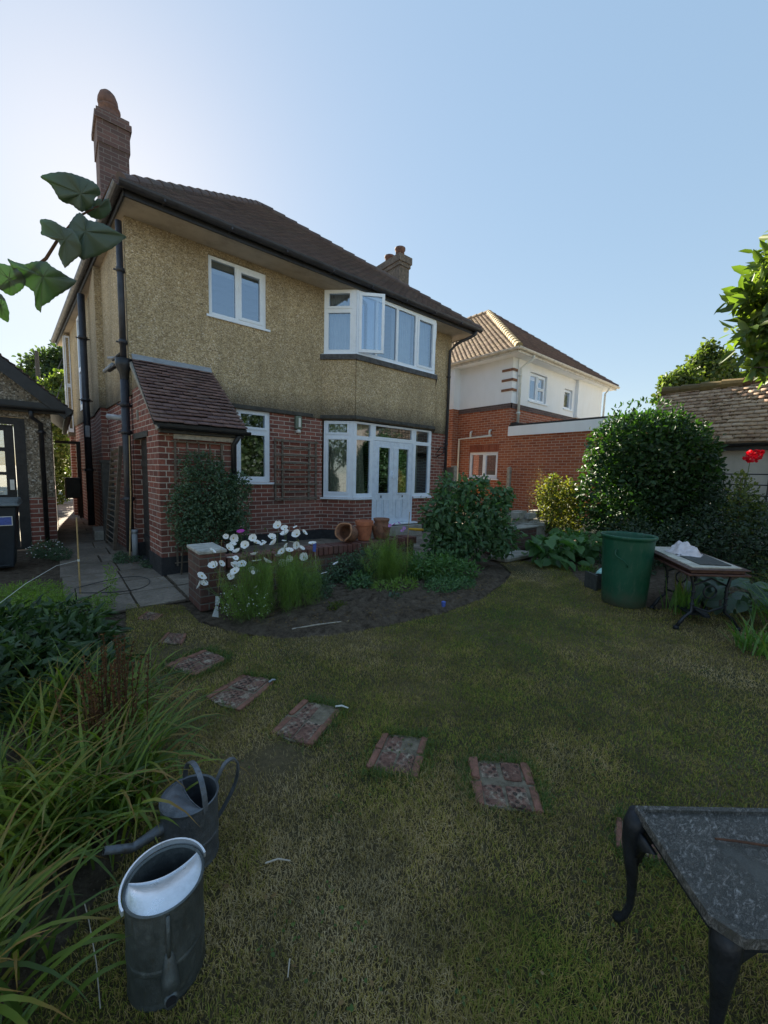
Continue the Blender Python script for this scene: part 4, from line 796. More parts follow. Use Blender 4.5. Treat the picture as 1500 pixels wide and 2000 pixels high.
MB().box(nx-.30, nx-.27, 2.15, 2.4, 2.62, 2.78).lathe((nx-.3, 2.25, 2.25), [(0, -.04), (.08, -.04), (.08, .04), (0, .04)], 14, rot=mathutils.Matrix.Rotation(pi/2, 3, 'Y')).build('air_vent', 'black', N)

# ------------------------------------------------------------------ the outbuilding on the right
Z = thing('outbuilding', 'grey rendered outbuilding with a mossy brown tiled roof at the right edge', 'outbuilding', (11.3, -6, 0))
MB().box(10.0, 12.4, -12.5, -3.75, 0, 2.12).build('rendered_wall', 'greyrender', Z)
o0, o1, p0, p1 = (9.86, -3.6, 2.20), (9.86, -12.6, 2.20), (11.2, -12.6, 3.62), (11.2, -3.6, 3.62)
ro = MB().add([o0, o1, p1, p0, (12.6, -3.6, 2.2), (12.6, -12.6, 2.2), (9.86, -3.6, 2.14), (9.86, -12.6, 2.14)], [(0, 1, 2, 3), (3, 2, 5, 4), (0, 3, 4), (1, 5, 2), (0, 6, 7, 1)]) if False else MB().add([o0, o1, p0, p1, (12.6, -3.6, 2.2), (12.6, -12.6, 2.2)], [(0, 1, 2, 3), (3, 2, 5, 4), (0, 3, 4), (1, 5, 2)])
ro = ro.build('roof', 'roofo', Z)
slope_tiles('roof_tiles', o0, (9.86, -8.5, 2.20), [(11.2, -8.5, 3.62), p1], .20, .125, 'roofo', ro, jit=.012, th=.022, lift=.03)
hipline('ridge_tiles', (11.2, -3.6, 3.66), (11.2, -9.5, 3.66), .13, 'moss', ro, .4)
o = MB(); gutter(o, (9.80, -3.6, 2.19), (9.80, -12.6, 2.19), .06); o.box(9.84, 9.99, -12.5, -3.62, 2.05, 2.15); o.build('gutter', 'black', Z)
# moss cushions scattered on the tiles
P = []; 
for k in range(3800):
    a_ = rng.uniform(-7.6, -3.7); s = rng.random()**.9; 
    if sin(a_*3.1+s*7)+sin(a_*7.7-s*9)*.7+rng.normal()*.6 < .6-(-a_-4)*.25: continue
    P.append((9.86+1.34*s, a_, 2.245+1.42*s))
P = np.array(P); n = len(P); rn3 = unit(np.array([-.7, 0, .72])+rng.normal(size=(n, 3))*.5); tmp = unit(rng.normal(size=(n, 3)))
leaves('moss', P, np.cross(rn3, tmp), rn3, rng.uniform(.02, .06, (n, 1)), rng.uniform(.02, .05, (n, 1)), 'moss', ro, fold=.8, bend=.3)['kind'] = 'stuff'

# ------------------------------------------------------------------ stepping stones and lawn grass
def m_perf():
    m = NT('perforated_brick'); uv = m.coord('UV'); o = m.coord()
    s = m.mapping(uv, (34, 34, 34)); fr = m.new('ShaderNodeVectorMath'); fr.operation = 'FRACTION'; m.l(s, fr.inputs[0])
    sb = m.new('ShaderNodeVectorMath'); sb.operation = 'DISTANCE'; m.l(fr.outputs[0], sb.inputs[0]); sb.inputs[1].default_value = (.5, .5, 0)
    z0 = m.new('ShaderNodeVectorMath'); z0.operation = 'MULTIPLY'; m.l(fr.outputs[0], z0.inputs[0]); z0.inputs[1].default_value = (1, 1, 0); m.l(z0.outputs[0], sb.inputs[0])
    h = m.rampf(sb.outputs['Value'], [(.28, 1), (.36, 0)])
    c = m.ramp(m.noise(o, 26, 5, .7), [(.3, (.09, .045, .034)), (.55, (.20, .10, .072)), (.75, (.30, .20, .155))])
    c = m.mix(m.rampf(m.noise(o, 9, 6, .8), [(.50, 0), (.64, .8)]), c, (.44, .40, .30))
    keep = m.math('MULTIPLY', h, m.rampf(m.noise(o, 11, 4), [(.35, 1), (.6, .15)]))
    c = m.mix(keep, c, (.012, .010, .009)); m.col(c); m.rough(.9)  # holes are only painted: near-black dots carry their shade
    m.bump(m.math('SUBTRACT', m.noise(o, 50, 4), keep), .8, .01); return m.m
MAT['perf'] = m_perf()
MAT['edgebrick'] = m_plain('edge_brick', (.25, .125, .092), .95, .45, 30, bump=.8, dark=(.12, .08, .06), spec=.1)
MAT['mortar'] = m_plain('lichened_mortar', (.20, .17, .125), .95, .5, 26, bump=.9, dark=(.06, .05, .038), spec=.1)
SS = [('nearest the dark iron table, half hidden under it', [(.72, -6.51), (.80, -6.66), (.66, -6.72), (.57, -6.56)]),
      ('with a pale lichen patch in its middle, largest on the lawn', [(.50, -5.93), (.70, -6.13), (.50, -6.32), (.31, -6.11)]),
      ('with a pale corner, in the middle of the lawn', [(.29, -5.53), (.45, -5.70), (.22, -5.86), (.07, -5.66)]),
      ('beside a bare worn patch, with a white stick at its edge', [(.10, -5.00), (.24, -5.21), (-.06, -5.39), (-.18, -5.15)]),
      ('of bricks full of round holes, beside the long strap leaves', [(-.08, -4.48), (.06, -4.69), (-.24, -4.88), (-.36, -4.62)]),
      ('with a long red edge brick, by the strap leaves', [(-.17, -3.94), (-.08, -4.20), (-.34, -4.32), (-.47, -4.04)]),
      ('small and nearest the white flowers', [(-.33, -3.43), (-.21, -3.55), (-.28, -3.74), (-.43, -3.62)]),
      ('farthest of the row, sunk by the brick pier', [(-.38, -2.78), (-.27, -2.93), (-.36, -3.08), (-.48, -2.93)])]
for i, (lb, q) in enumerate(SS):
    cx, cy = np.mean(q, 0); t = thing('stepping_stone', 'brick stepping stone '+lb, 'stepping stone', (cx, cy, 0), 'brick stepping stones across the lawn')
    A, B_, C_, D_ = [np.array([*p, 0.]) for p in q]; L_ = lambda a, b, s: a+(b-a)*s
    Q = lambda u, v: L_(L_(A, B_, u), L_(D_, C_, u), v)      # u across A>B, v down to D>C
    MB().prism([Q(.02, .02), Q(-.02, .5), Q(.03, .97), Q(.5, 1.02), Q(.98, .96), Q(1.02, .5), Q(.97, .02), Q(.5, -.03)], (0, 0, .006)).build('mortar_bed', 'mortar', t, weld=True)
    rr = random.Random(i)
    def brick(nm, u0, u1, v0, v1, mt, h=.014):
        j = lambda: rr.uniform(-.022, .022)
        pts = [Q(u0+j(), v0+j()), Q(u0+j(), v1+j()), Q((u0+u1)/2, v1+j()*1.5), Q(u1+j(), v1+j()), Q(u1+j(), v0+j()), Q((u0+u1)/2, v0+j()*1.5)]
        MB().prism([p+np.array([0, 0, -.01]) for p in pts], (rr.uniform(-.002, .002), rr.uniform(-.002, .002), .01+h+rr.uniform(-.005, .005))).build(nm, mt, t, weld=True, bevel=.003)
    if i in (1, 2):
        brick('edge_brick', 0, .13, 0, .47, 'edgebrick', .018); brick('edge_brick', 0, .13, .5, 1, 'edgebrick', .018) if False else None
    for (v0, v1) in ((.0, .48), (.5, 1.)):
        brick('edge_brick', .0, .13, v0+.01, v1-.01, 'edgebrick', .013)
        brick('edge_brick', .87, 1.0, v0+.01, v1-.01, 'edgebrick', .013)
    for a_ in ((.02, .47), (.51, .98)):
        for b_ in ((.16, .49), (.52, .85)):
            if i in (2,) and a_[0] < .1 and b_[0] > .4: continue
            k = .06 if i == 1 else 0
            brick('perforated_brick', b_[0], b_[1]-(.03 if i == 1 else 0), a_[0]+(k if a_[0] > .4 else 0), a_[1]-(k if a_[0] < .4 else 0), 'perf', .010)

def inpoly(x, y, poly):
    c = np.zeros(len(x), bool); n = len(poly)
    for i in range(n):
        (x0, y0), (x1, y1) = poly[i], poly[(i+1) % n]
        if y0 == y1: continue
        k = ((y0 > y) != (y1 > y)) & (x < (x1-x0)*(y-y0)/(y1-y0)+x0); c ^= k
    return c
def m_grass():
    m = NT('lawn_grass'); o = m.coord(); r = m.rnd()
    pt = m.noise(o, .95, 5, .6, .6); f = m.math('ADD', m.math('MULTIPLY', pt, 1.25), m.math('MULTIPLY', m.math('SUBTRACT', r, .5), .42))
    f = m.math('ADD', f, m.math('MULTIPLY', m.math('SUBTRACT', m.noise(o, 7, 3), .5), .35))
    def spot(cx, cy, rad):
        v = m.new('ShaderNodeVectorMath'); v.operation = 'DISTANCE'; m.l(o, v.inputs[0]); v.inputs[1].default_value = (cx, cy, 0); return m.rampf(m.math('DIVIDE', v.outputs['Value'], rad), [(.0, 1), (1., 0)])
    g_ = m.math('ADD', m.math('ADD', m.math('MULTIPLY', spot(2.2, -5.1, 1.5), 1.3), spot(.95, -6.55, .6)), spot(1.1, -5.5, .7))
    f = m.math('SUBTRACT', f, m.math('MULTIPLY', g_, .17)); f = m.math('ADD', f, m.math('MULTIPLY', m.math('ADD', spot(-.3, -5.35, .45), spot(-.1, -6.1, .5)), .12))
    c = m.ramp(f, [(.28, (.12, .19, .030)), (.44, (.24, .285, .042)), (.56, (.36, .315, .065)), (.72, (.45, .33, .12)), (.95, (.58, .46, .26))])
    c = m.mix(m.rampf(m.noise(o, 3.2, 6, .7), [(.38, .5), (.58, 0)]), c, (.085, .08, .025))
    m.col(c); m.rough(.7); m.b.inputs['Specular IOR Level'].default_value = .2
    tr = m.new('ShaderNodeBsdfTranslucent'); m.l(c, tr.inputs[0]); ms = m.new('ShaderNodeMixShader'); ms.inputs[0].default_value = .25
    m.l(m.b.outputs[0], ms.inputs[1]); m.l(tr.outputs[0], ms.inputs[2]); m.l(ms.outputs[0], m.out.inputs[0]); return m.m
MAT['grass'] = m_grass()
def grass_pts(n):
    r = rng.random(n)**.5*5.9+.35; a = rng.uniform(radians_lo, radians_hi, n); return CAM[0]+r*np.sin(a), CAM[1]+r*np.cos(a), r
radians_lo, radians_hi = R(-25), R(100)
N_G = 520000
r = .4+6.6*rng.random(N_G)**1.15; a = rng.uniform(R(-28), R(102), N_G)
gx, gy_ = CAM[0]+r*np.sin(a), CAM[1]+r*np.cos(a)
ok = inpoly(gx, gy_, LAWN)
near_stone = np.zeros(N_G)
for lb, q in SS:
    qc = np.mean(q, 0); grow = lambda k: [tuple(qc+(np.array(p)-qc)*k) for p in q]
    ok &= ~(inpoly(gx, gy_, grow(.93)) & (rng.random(N_G) < .965)); near_stone += inpoly(gx, gy_, grow(1.35))
bare = lambda cx, cy, s: np.exp(-((gx-cx)**2+(gy_-cy)**2)/s**2)
thin = np.clip(bare(-.2, -5.35, .17)+bare(4.4, -3.9, .4)+bare(-.35, -3.8, .2)*.8+bare(1.75, -5.9, .1)*.8+bare(-.42, -5.3, .12)*.6, 0, .93)
ok &= rng.random(N_G) > thin
gx, gy_, r, ns = gx[ok], gy_[ok], r[ok], near_stone[ok]
n = len(gx); base = np.stack([gx, gy_, np.full(n, -.004)], 1)
Lg = rng.uniform(.011, .030, n)*(1+.5*(ns > 0)); Lg *= .8+.5*(np.sin(gx*5+gy_*3)*np.sin(gy_*6-gx*2) > .2)
lg = straps('lawn_grass', base, rng.uniform(0, 2*pi, n), Lg, .0016+.00075*r, rng.uniform(.1, 1.25, n), rng.uniform(.2, 1.4, n), 'grass', K=2)
lg['kind'] = 'stuff'; tag(lg, 'short patchy green and straw coloured lawn grass', 'grass')
MAT['grassdark'] = m_leaf('dark_lush_grass', [(.035, .07, .016), (.07, .12, .024), (.13, .17, .035)], .2, .6)
bp = []
for lb, q in SS[:6]:
    qq = [np.array(p) for p in q]; qc = np.mean(qq, 0)
    for e_ in range(4):
        m_ = 330 if (e_ == 0 or rng.random() < .5) else 60; t_ = rng.random((m_, 1)); p = qq[e_]*(1-t_)+qq[(e_+1) % 4]*t_; out_ = unit((qq[e_]+qq[(e_+1) % 4])/2-qc); bp.append(p+out_*np.abs(rng.normal(size=(m_, 1)))*.035-out_*.008)
bp = np.concatenate(bp); n = len(bp); r2 = np.hypot(bp[:, 0]-CAM[0], bp[:, 1]-CAM[1])
bt_ = straps('lush_grass', np.column_stack([bp, np.zeros(n)]), rng.uniform(0, 2*pi, n), rng.uniform(.02, .05, n), .002+.0009*r2, rng.uniform(.1, 1.1, n), rng.uniform(.2, 1.2, n), 'grassdark', K=2); bt_['kind'] = 'stuff'; tag(bt_, 'darker longer grass growing round the brick stepping stones', 'grass')
n = 5200; cl = np.stack([rng.uniform(-.6, 4.6, n), rng.uniform(-6.9, -4.0, n), np.full(n, .012)], 1); cl = cl[inpoly(cl[:, 0], cl[:, 1], LAWN) & (np.sin(cl[:, 0]*4.1+1)*np.sin(cl[:, 1]*5.3)+.5*np.sin(cl[:, 0]*11)*np.sin(cl[:, 1]*9) > .25)]; n = len(cl)
cv = leaves('clover', cl, rng.normal(size=(n, 3))*[1, 1, .2], rng.normal(size=(n, 3))*.4+[0, 0, 1], rng.uniform(.008, .016, n), rng.uniform(.007, .013, n), 'grassdark', fold=.15); cv['kind'] = 'stuff'; tag(cv, 'patches of small round leaved clover in the lawn', 'clover')
# small clutter lying on the lawn
def stick(name, a, b, r_, mat, label):
    a, b = np.array(a), np.array(b); m_ = (a+b)/2+np.array([.004, .006, .004])
    tag(MB().tube([a, m_, b], [r_, r_*1.1, r_*.7], 6).build(name, mat), label, 'twig')
stick('twig', (*G(518, 1697)[:2], .022), (*G(567, 1693)[:2], .024), .0028, 'woodpale', 'short pale split twig lying on the grass right of the bright watering can')
stick('twig', (*G(566, 1885)[:2], .02), (*G(562, 1922)[:2], .02), .002, 'woodpale', 'thin pale twig on the grass near the bottom edge')
stick('twig', (*G(655, 1386)[:2], .02), (*G(680, 1389)[:2], .02), .005, 'pale', 'white stick at the corner of a stepping stone')
stick('twig', (*G(525, 1338)[:2], .02), (*G(538, 1333)[:2], .02), .006, 'lead', 'pale grey stub beside the holed brick stone')
stick('twig', (*G(570, 1235)[:2], .03), (*G(680, 1220)[:2], .035), .006, 'woodpale', 'long dry stick along the front of the flower bed')
# scattered dry leaves
k = 260; P = np.stack([rng.uniform(-.7, 4.2, k), rng.uniform(-6.6, -3.6, k), np.full(k, .02)], 1); P = P[inpoly(P[:, 0], P[:, 1], LAWN)]; k = len(P)
o = leaves('fallen_leaves', P, rng.normal(size=(k, 3))*[1, 1, .2], rng.normal(size=(k, 3))*.4+[0, 0, 1], rng.uniform(.008, .022, k), rng.uniform(.005, .012, k), 'dry'); o['kind'] = 'stuff'; tag(o, 'scattered tiny dry leaves on the lawn', 'leaves')

# ------------------------------------------------------------------ low garden wall, pots
w1 = thing('garden_wall', 'low red brick wall with brick on edge coping and a square end pier with a pale slab top', 'wall', (1.4, -2.7, 0))
MB().box(.03, .27, -3.06, -2.62, 0, .56).build('pier', 'brickold', w1, bevel=.004); MB().box(.02, .285, -3.07, -2.61, .562, .595).build('pier_slab', m_plain('pale_slab', (.42, .41, .38), .9, .4, 12, dark=(.2, .19, .17)), w1, bevel=.006)
MB().box(.272, 3.1, -2.84, -2.64, 0, .345).build('wall_face', 'brickold', w1)
cp = MB(); x = .276; rr = random.Random(9)
while x < 3.08: cp.box(x, x+.064, -2.865+rr.uniform(-.006, .006), -2.63, .35, .455+rr.uniform(-.006, .006)); x += .0735
cp.build('coping', m_tile('coping_bricks', [(.11, .045, .04), (.18, .07, .055), (.14, .06, .05), (.24, .11, .085)], (.2, .18, .15), .35), w1, weld=True, bevel=.006)
MB().box(.274, 3.09, -2.82, -2.65, .34, .44).build('coping_mortar', 'mortar', w1)
def place(x, y, t=None): return G(x, y, .46)
def pot(cx, cy, R_, h, mat, name, label, extra=None, z=.458):
    t = thing(name, label, 'pot', (cx, cy, z), 'clay pots on the garden wall'); pr = [(0, .004), (R_*.68, .0), (R_*.72, .01), (R_*.9, h*.76), (R_*.92, h*.77), (R_*1.02, h*.78), (R_*1.04, h*.98), (R_*1.0, h), (R_*.93, h*.99), (R_*.86, h*.8), (R_*.8, h*.6), (0, h*.6)]
    MB().lathe((cx, cy, z), pr, 36).build('pot_body', mat, t, smooth=False); return t
pot(2.27, -2.70, .125, .27, 'terra', 'terracotta_pot', 'orange terracotta pot with a chipped rim, middle of the three on the garden wall')
bushp = np.array([[2.27+rr.uniform(-.08, .08), -2.70+rr.uniform(-.08, .08), .70] for _ in range(14)])
t = thing('strawberry_pot', 'brown bellied strawberry pot with side pockets, right of the terracotta pot on the wall', 'pot', (2.56, -2.72, .458), 'clay pots on the garden wall')
MB().lathe((2.56, -2.72, .458), [(0, 0), (.09, 0), (.105, .01), (.125, .09), (.125, .15), (.108, .215), (.10, .235), (.112, .255), (.118, .285), (.11, .29), (.095, .27), (.09, .2), (0, .18)], 32).build('pot_body', 'terraold', t, smooth=True)
for a_ in (-100, -10, 170): 
    ax = 2.56+.115*cos(R(a_)); ay = -2.72+.115*sin(R(a_)); MB().lathe((ax, ay, .458+.13), [(0, -.035), (.03, -.01), (.045, .05), (.048, .062), (.04, .062), (.03, .03), (0, .0)], 14).build('pocket', 'terraold', t, smooth=True)
t = thing('broken_pot', 'broken brown strawberry pot lying on its side, leftmost on the garden wall', 'pot', (1.98, -2.74, .458), 'clay pots on the garden wall')
rot = mathutils.Matrix.Rotation(R(78), 3, 'Y') @ mathutils.Matrix.Rotation(R(30), 3, 'X') ; rot = mathutils.Matrix.Rotation(R(205), 3, 'Z') @ mathutils.Matrix.Rotation(R(72), 3, 'Y')
mb = MB(); n_ = 30; prof = [(.05, -.1), (.10, -.09), (.118, -.02), (.115, .05), (.10, .10), (.112, .125), (.118, .145)]; vs = []
for (r_2, z) in prof+[(a-.012, b) for a, b in prof[::-1]]:
    for k in range(n_):
        tt = 2*pi*k/n_; cut = .07*max(0, cos(tt*2+.4)) if z > .02 else 0; p = rot @ mathutils.Vector((r_2*cos(tt), r_2*sin(tt), z-cut)); vs.append((p.x+1.98, p.y-2.74, p.z+.575))
m_ = 2*len(prof); mb.add(vs, [(i*n_+k, i*n_+(k+1) % n_, (i+1)*n_+(k+1) % n_, (i+1)*n_+k) for i in range(m_-1) for k in range(n_)]); mb.build('pot_body', 'terraold', t, smooth=True)
ex = rot @ mathutils.Vector((0, 0, .145)); arc = []
for a_ in range(0, 200, 12):
    p = rot @ mathutils.Vector((.118*cos(R(a_)), .118*sin(R(a_)), .145-.07*max(0, cos(R(a_)*2+.4)))); arc.append((p.x+1.98, p.y-2.74, p.z+.575))
MB().tube(arc, .011, 8).build('rim', 'clay', t, smooth=True)
arc = []
for a_ in range(190, 350, 12):
    p = rot @ mathutils.Vector((.118*cos(R(a_)), .118*sin(R(a_)), .145-.07*max(0, cos(R(a_)*2+.4)))); arc.append((p.x+1.98, p.y-2.74, p.z+.575))
MB().tube(arc, .011, 8).build('rim', 'clay', t, smooth=True)
t = thing('garden_shears', 'yellow handled garden tool lying on the wall before the bay doors', 'tool', (3.0, -2.74, .46))
a_, b_ = G(798, 1033, .50), G(828, 1035, .50); MB().tube([a_, (a_+b_)/2, b_], [.016, .024, .02], 10).build('handle', 'yellow', t, smooth=True); c_ = G(852, 1033, .48); MB().tube([b_, c_], [.012, .006], 8).build('blade', 'black', t)

# ------------------------------------------------------------------ flower bed
cm = thing('cosmos_plant', 'tall feathery cosmos covered with white flowers in front of the brick wall', 'flowers', (.6, -3.4, .03))
FL = [(456, 1051), (494, 1051), (500, 1060), (479, 1065), (447, 1071), (414, 1076), (543, 1027), (556, 1033), (558, 1043), (580, 1044), (531, 1050), (515, 1063), (536, 1061), (580, 1065), (588, 1072), (550, 1077), (544, 1084), (593, 1088), (501, 1095), (521, 1098), (417, 1106), (432, 1101), (460, 1103), (472, 1101), (459, 1116), (491, 1114), (499, 1119), (552, 1099), (565, 1091), (394, 1125), (390, 1142), (398, 1141), (610, 1062), (633, 1119), (656, 1101), (700, 1138), (565, 1075), (555, 1066)]
def flower_mesh(npet, R_, cup, broad=1.):
    mb = MB()
    for k in range(npet):
        t = 2*pi*k/npet+random.uniform(-.08, .08); wd = R_*.40*broad*random.uniform(.85, 1.1); rr_ = R_*random.uniform(.9, 1.08); st = [(.08, .15), (.35, .75), (.7, 1.), (.92, .85), (1., .35)]; vs = []
        for (s, q) in st:
            for e in (-1, 0, 1): x, y_ = rr_*s, e*wd*q; vs.append((x*cos(t)-y_*sin(t), x*sin(t)+y_*cos(t), cup*R_*s*s-(e == 0)*R_*.05+random.uniform(-.02, .02)*R_))
        mb.add(vs, [(3*i+j, 3*i+j+1, 3*i+j+4, 3*i+j+3) for i in range(4) for j in range(2)])
    return mb
def me_of(mb, name, mat):
    o = mb.build(name, mat, None, smooth=True); me = o.data; bpy.data.objects.remove(o); return me
FM = [me_of(flower_mesh(8, .043, c, .95), 'flower', 'petal') for c in (.1, .35, .6)]; FMp = me_of(flower_mesh(8, .038, .5), 'flower', 'pink'); FMl = me_of(flower_mesh(8, .03, .5), 'flower', 'lilac')
FC = me_of(MB().lathe((0, 0, 0), [(0, -.002), (.007, .0), (.006, .006), (0, .008)], 10), 'flower_centre', 'yolk')
def add_flower(me, p, parent, face=None, s=1.):
    o = bpy.data.objects.new('flower', me); C.objects.link(o); tocam = unit(CAM-np.array(p)); d = tocam*.55+np.array([0, 0, .7])+rng.normal(size=3)*.45 if face is None else face
    o.rotation_euler = mathutils.Vector(d).to_track_quat('Z', 'Y').to_euler(); o.rotation_euler.rotate_axis('Z', random.uniform(0, 6)); o.location = p; o.scale = (s,)*3
    o.parent = parent; o.matrix_parent_inverse = mathutils.Matrix.Translation(-parent.location)
    c = bpy.data.objects.new('flower_centre', FC); C.objects.link(c); c.parent = o; return o
stm = MB(); fp = []
for (x, y) in FL:
    Yd = -3.42+random.uniform(-.22, .16) if x > 405 else -3.32; 
    if x > 600: Yd = -3.2
    p = G(x, y, Yd, 1); fp.append(p)
    add_flower(random.choice(FM), p, cm, s=random.uniform(.8, 1.12))
    b_ = np.array([.25+(p[0]-.1)*.72+random.uniform(-.06, .06), Yd-random.uniform(.0, .18), .03]); m_ = (p+b_)/2+rng.normal(size=3)*.02+np.array([0, 0, .03]); stm.tube([b_, m_, p-np.array([0, 0, .004])], [.0035, .0028, .0018], 5)
p = G(470, 1040, -3.35, 1); add_flower(FMp, p, cm, np.array([-.2, -.2, 1.])); stm.tube([(p[0]+.05, -3.4, .03), p-np.array([0, 0, .004])], [.003, .002], 5)
stm.build('stems', 'stem', cm)
bud = MB()
for (x, y) in ((518, 1033), (497, 1076), (465, 1090), (505, 1118), (645, 1128), (530, 1075), (583, 1056)):
    p = G(x, y, -3.4, 1); bud.lathe(p, [(0, -.012), (.008, -.004), (.009, .004), (.004, .012), (0, .014)], 8)
bud.build('buds', 'yel', cm)
# feathery foliage: thin threads along the stems
def feathery(name, segs, n, L, mat, parent, wd=.0016):
    S_ = np.array(segs); k = rng.integers(0, len(S_), n); t = rng.random((n, 1))**.8; P = S_[k, 0]*(1-t)+S_[k, 1]*t+rng.normal(size=(n, 3))*.022
    P[:, 2] = np.maximum(P[:, 2], .03); return straps(name, P, rng.uniform(0, 2*pi, n), rng.uniform(.5, 1.2, n)*L, wd, rng.uniform(.2, 1.3, n), rng.uniform(-.3, .6, n), mat, parent, K=2)
segs = []
for p in fp[:33]:
    if p[0] < .02: continue
    b_ = np.array([.25+(p[0]-.1)*.72, -3.5+random.uniform(-.2, .1), .04]); segs.append((b_, b_*.25+np.array(p)*.75-[0, 0, .04]))
for k in range(44):
    x = random.uniform(.25, .98); b_ = np.array([x, random.uniform(-3.75, -3.35), .04]); segs.append((b_, b_+np.array([random.uniform(-.1, .1), random.uniform(-.05, .1), random.uniform(.35, .56)])))
feathery('feathery_foliage', segs, 26000, .055, 'fern', cm, .0024)
feathery('dry_threads', segs[:20], 700, .05, 'dry', cm)['kind'] = 'stuff'
for k in range(16):
    x_, y_2 = random.choice(FL[:29]); p = G(x_+random.uniform(-22, 22), y_2+random.uniform(-16, 30), -3.5+random.uniform(-.1, .15), 1); add_flower(random.choice(FM), p, cm, s=random.uniform(.45, .85))
al = thing('small_white_flowers', 'low mound of tiny white flowers at the foot of the cosmos', 'flowers', (.25, -3.5, .03))
bl_ = [(.22, -3.45, .16, .14, .12, .14), (.40, -3.6, .14, .12, .1, .12)]
bush('foliage', bl_, 1600, .02, .008, 'fern', al); 
P, d = blobpts(bl_, 110, .1); P[:, 2] += .02; leaves('blossom', P, rng.normal(size=(110, 3)), np.tile([-.1, -.5, 1.], (110, 1)), .012, .011, 'petal', al)
fe = thing('feathery_plant', 'bright green feathery plant with lilac flowers at the middle of the bed', 'plant', (2.1, -3.45, .03))
segs = []
for k in range(46): b_ = np.array([random.gauss(2.1, .09), random.gauss(-3.42, .09), .03]); segs.append((b_, b_+np.array([random.gauss(0, .12), random.gauss(0, .1), random.uniform(.18, .62)])))
feathery('feathery_foliage', segs, 15000, .06, 'fern', fe, .0028)
for x, y in ((762, 1027), (770, 1025), (789, 1032), (786, 1037), (779, 1022)): p = G(x, y, -3.3, 1); add_flower(FMl, p, fe, s=.85)
# shrubs and fillers round the bed
def simple_plant(name, label, cat, blobs, n, L, W, mat, loc=None, group=None, **k):
    b0 = blobs[0]; t = thing(name, label, cat, loc or (b0[0], b0[1], 0), group); bush('foliage', blobs, n, L, W, mat, t, **k)
    s_ = MB()
    for b in blobs[:4]: s_.tube([(b0[0], b0[1], 0), ((b0[0]+b[0])/2, (b0[1]+b[1])/2, b[2]*.5), (b[0], b[1], b[2])], [.014, .01, .005], 5)
    s_.build('stems', 'bark', t); return t
simple_plant('low_shrub', 'small dark shrub with sprawling stems against the garden wall below the pots', 'shrub', [(1.75, -3.05, .2, .28, .16, .18), (2.0, -3.1, .26, .2, .16, .2), (1.5, -3.1, .14, .2, .12, .1), (2.35, -3.1, .22, .2, .14, .18)], 3800, .03, .014, 'ivy')
simple_plant('low_shrub', 'grey green leafy mound beside the cosmos at the wall foot', 'shrub', [(1.15, -3.15, .12, .2, .14, .12), (.95, -3.2, .2, .12, .1, .14)], 1400, .03, .012, 'ivy')
simple_plant('bedding_plant', 'tiny yellow leaved plant on the bare soil', 'plant', [(1.08, -3.85, .06, .09, .07, .05)], 260, .035, .012, 'yel')
simple_plant('bedding_plant', 'small grey green rosette on the soil near the bed edge', 'plant', [(1.75, -3.95, .05, .08, .07, .04)], 160, .035, .02, 'hosta')
simple_plant('bedding_plant', 'low green feathery mat at the right end of the bed', 'plant', [(2.45, -4.0, .08, .26, .18, .09), (2.75, -4.05, .07, .2, .14, .08)], 3000, .03, .012, 'hyd')
simple_plant('bedding_plant', 'mixed green leafy plant with pale seed heads right of the feathery plant', 'plant', [(2.75, -3.75, .2, .3, .2, .2), (3.0, -3.85, .15, .25, .2, .15), (2.5, -3.6, .22, .2, .16, .2)], 2600, .05, .016, 'rhub')
simple_plant('bedding_plant', 'small leafy plant between the cosmos and the feathery plant', 'plant', [(1.65, -3.45, .12, .16, .12, .12)], 700, .04, .018, 'hyd')
simple_plant('bedding_plant', 'loose straggly green plant in front of the feathery plant', 'plant', [(2.0, -3.8, .10, .22, .14, .11), (1.8, -3.65, .08, .14, .1, .09)], 900, .035, .012, 'fern')
simple_plant('bedding_plant', 'wispy dark plant at the right foot of the cosmos', 'plant', [(1.12, -3.45, .14, .14, .14, .15)], 800, .035, .012, 'ivy')
t = thing('strap_plant', 'arching strap leaved clump between the feathery plant and the tall shrub', 'plant', (2.65, -3.6, 0)); n = 420
b_ = np.stack([rng.normal(2.65, .13, n), rng.normal(-3.5, .1, n), np.full(n, .02)], 1); straps('leaves', b_, rng.uniform(0, 6.28, n), rng.uniform(.2, .5, n), .013, rng.uniform(.1, .6, n), rng.uniform(.8, 2, n), 'croc', t)
simple_plant('tall_shrub', 'tall dark green shrub with a few orange flowers in front of the house corner', 'shrub',
    [(3.62, -3.35, .50, .50, .36, .40), (3.25, -3.25, .80, .34, .28, .30), (4.0, -3.5, .80, .38, .30, .32), (3.7, -3.3, 1.10, .26, .25, .22), (3.35, -3.2, 1.15, .14, .14, .26), (4.25, -3.55, 1.08, .20, .2, .18), (3.9, -3.4, 1.25, .16, .14, .14), (3.3, -3.3, .35, .34, .25, .3), (4.2, -3.6, .45, .34, .25, .3)], 5200, .085, .045, 'hyd', droop=.7, shell=.75)
sh_ = [o for o in bpy.data.objects if o.get('label', '').startswith('tall dark green shrub')][0]
bush('foliage', [(3.7, -3.35, .85, .74, .45, .58)], 420, .085, .04, 'hyd', sh_, shell=.25)
for (x, y) in ((931, 957), (934, 962), (985, 968)): MB().lathe(G(x, y, -3.5, 1), [(0, -.02), (.018, -.01), (.03, .012), (.018, .016), (0, .0)], 9).build('flower', 'orange', sh_, smooth=True)
t = thing('plant_label', 'white plant label hanging on a thin cane by the brick pier', 'label', (.12, -3.3, .03)); q = G(426, 1165, -3.33, 1); q2 = G(422, 1203, -3.33, 1)
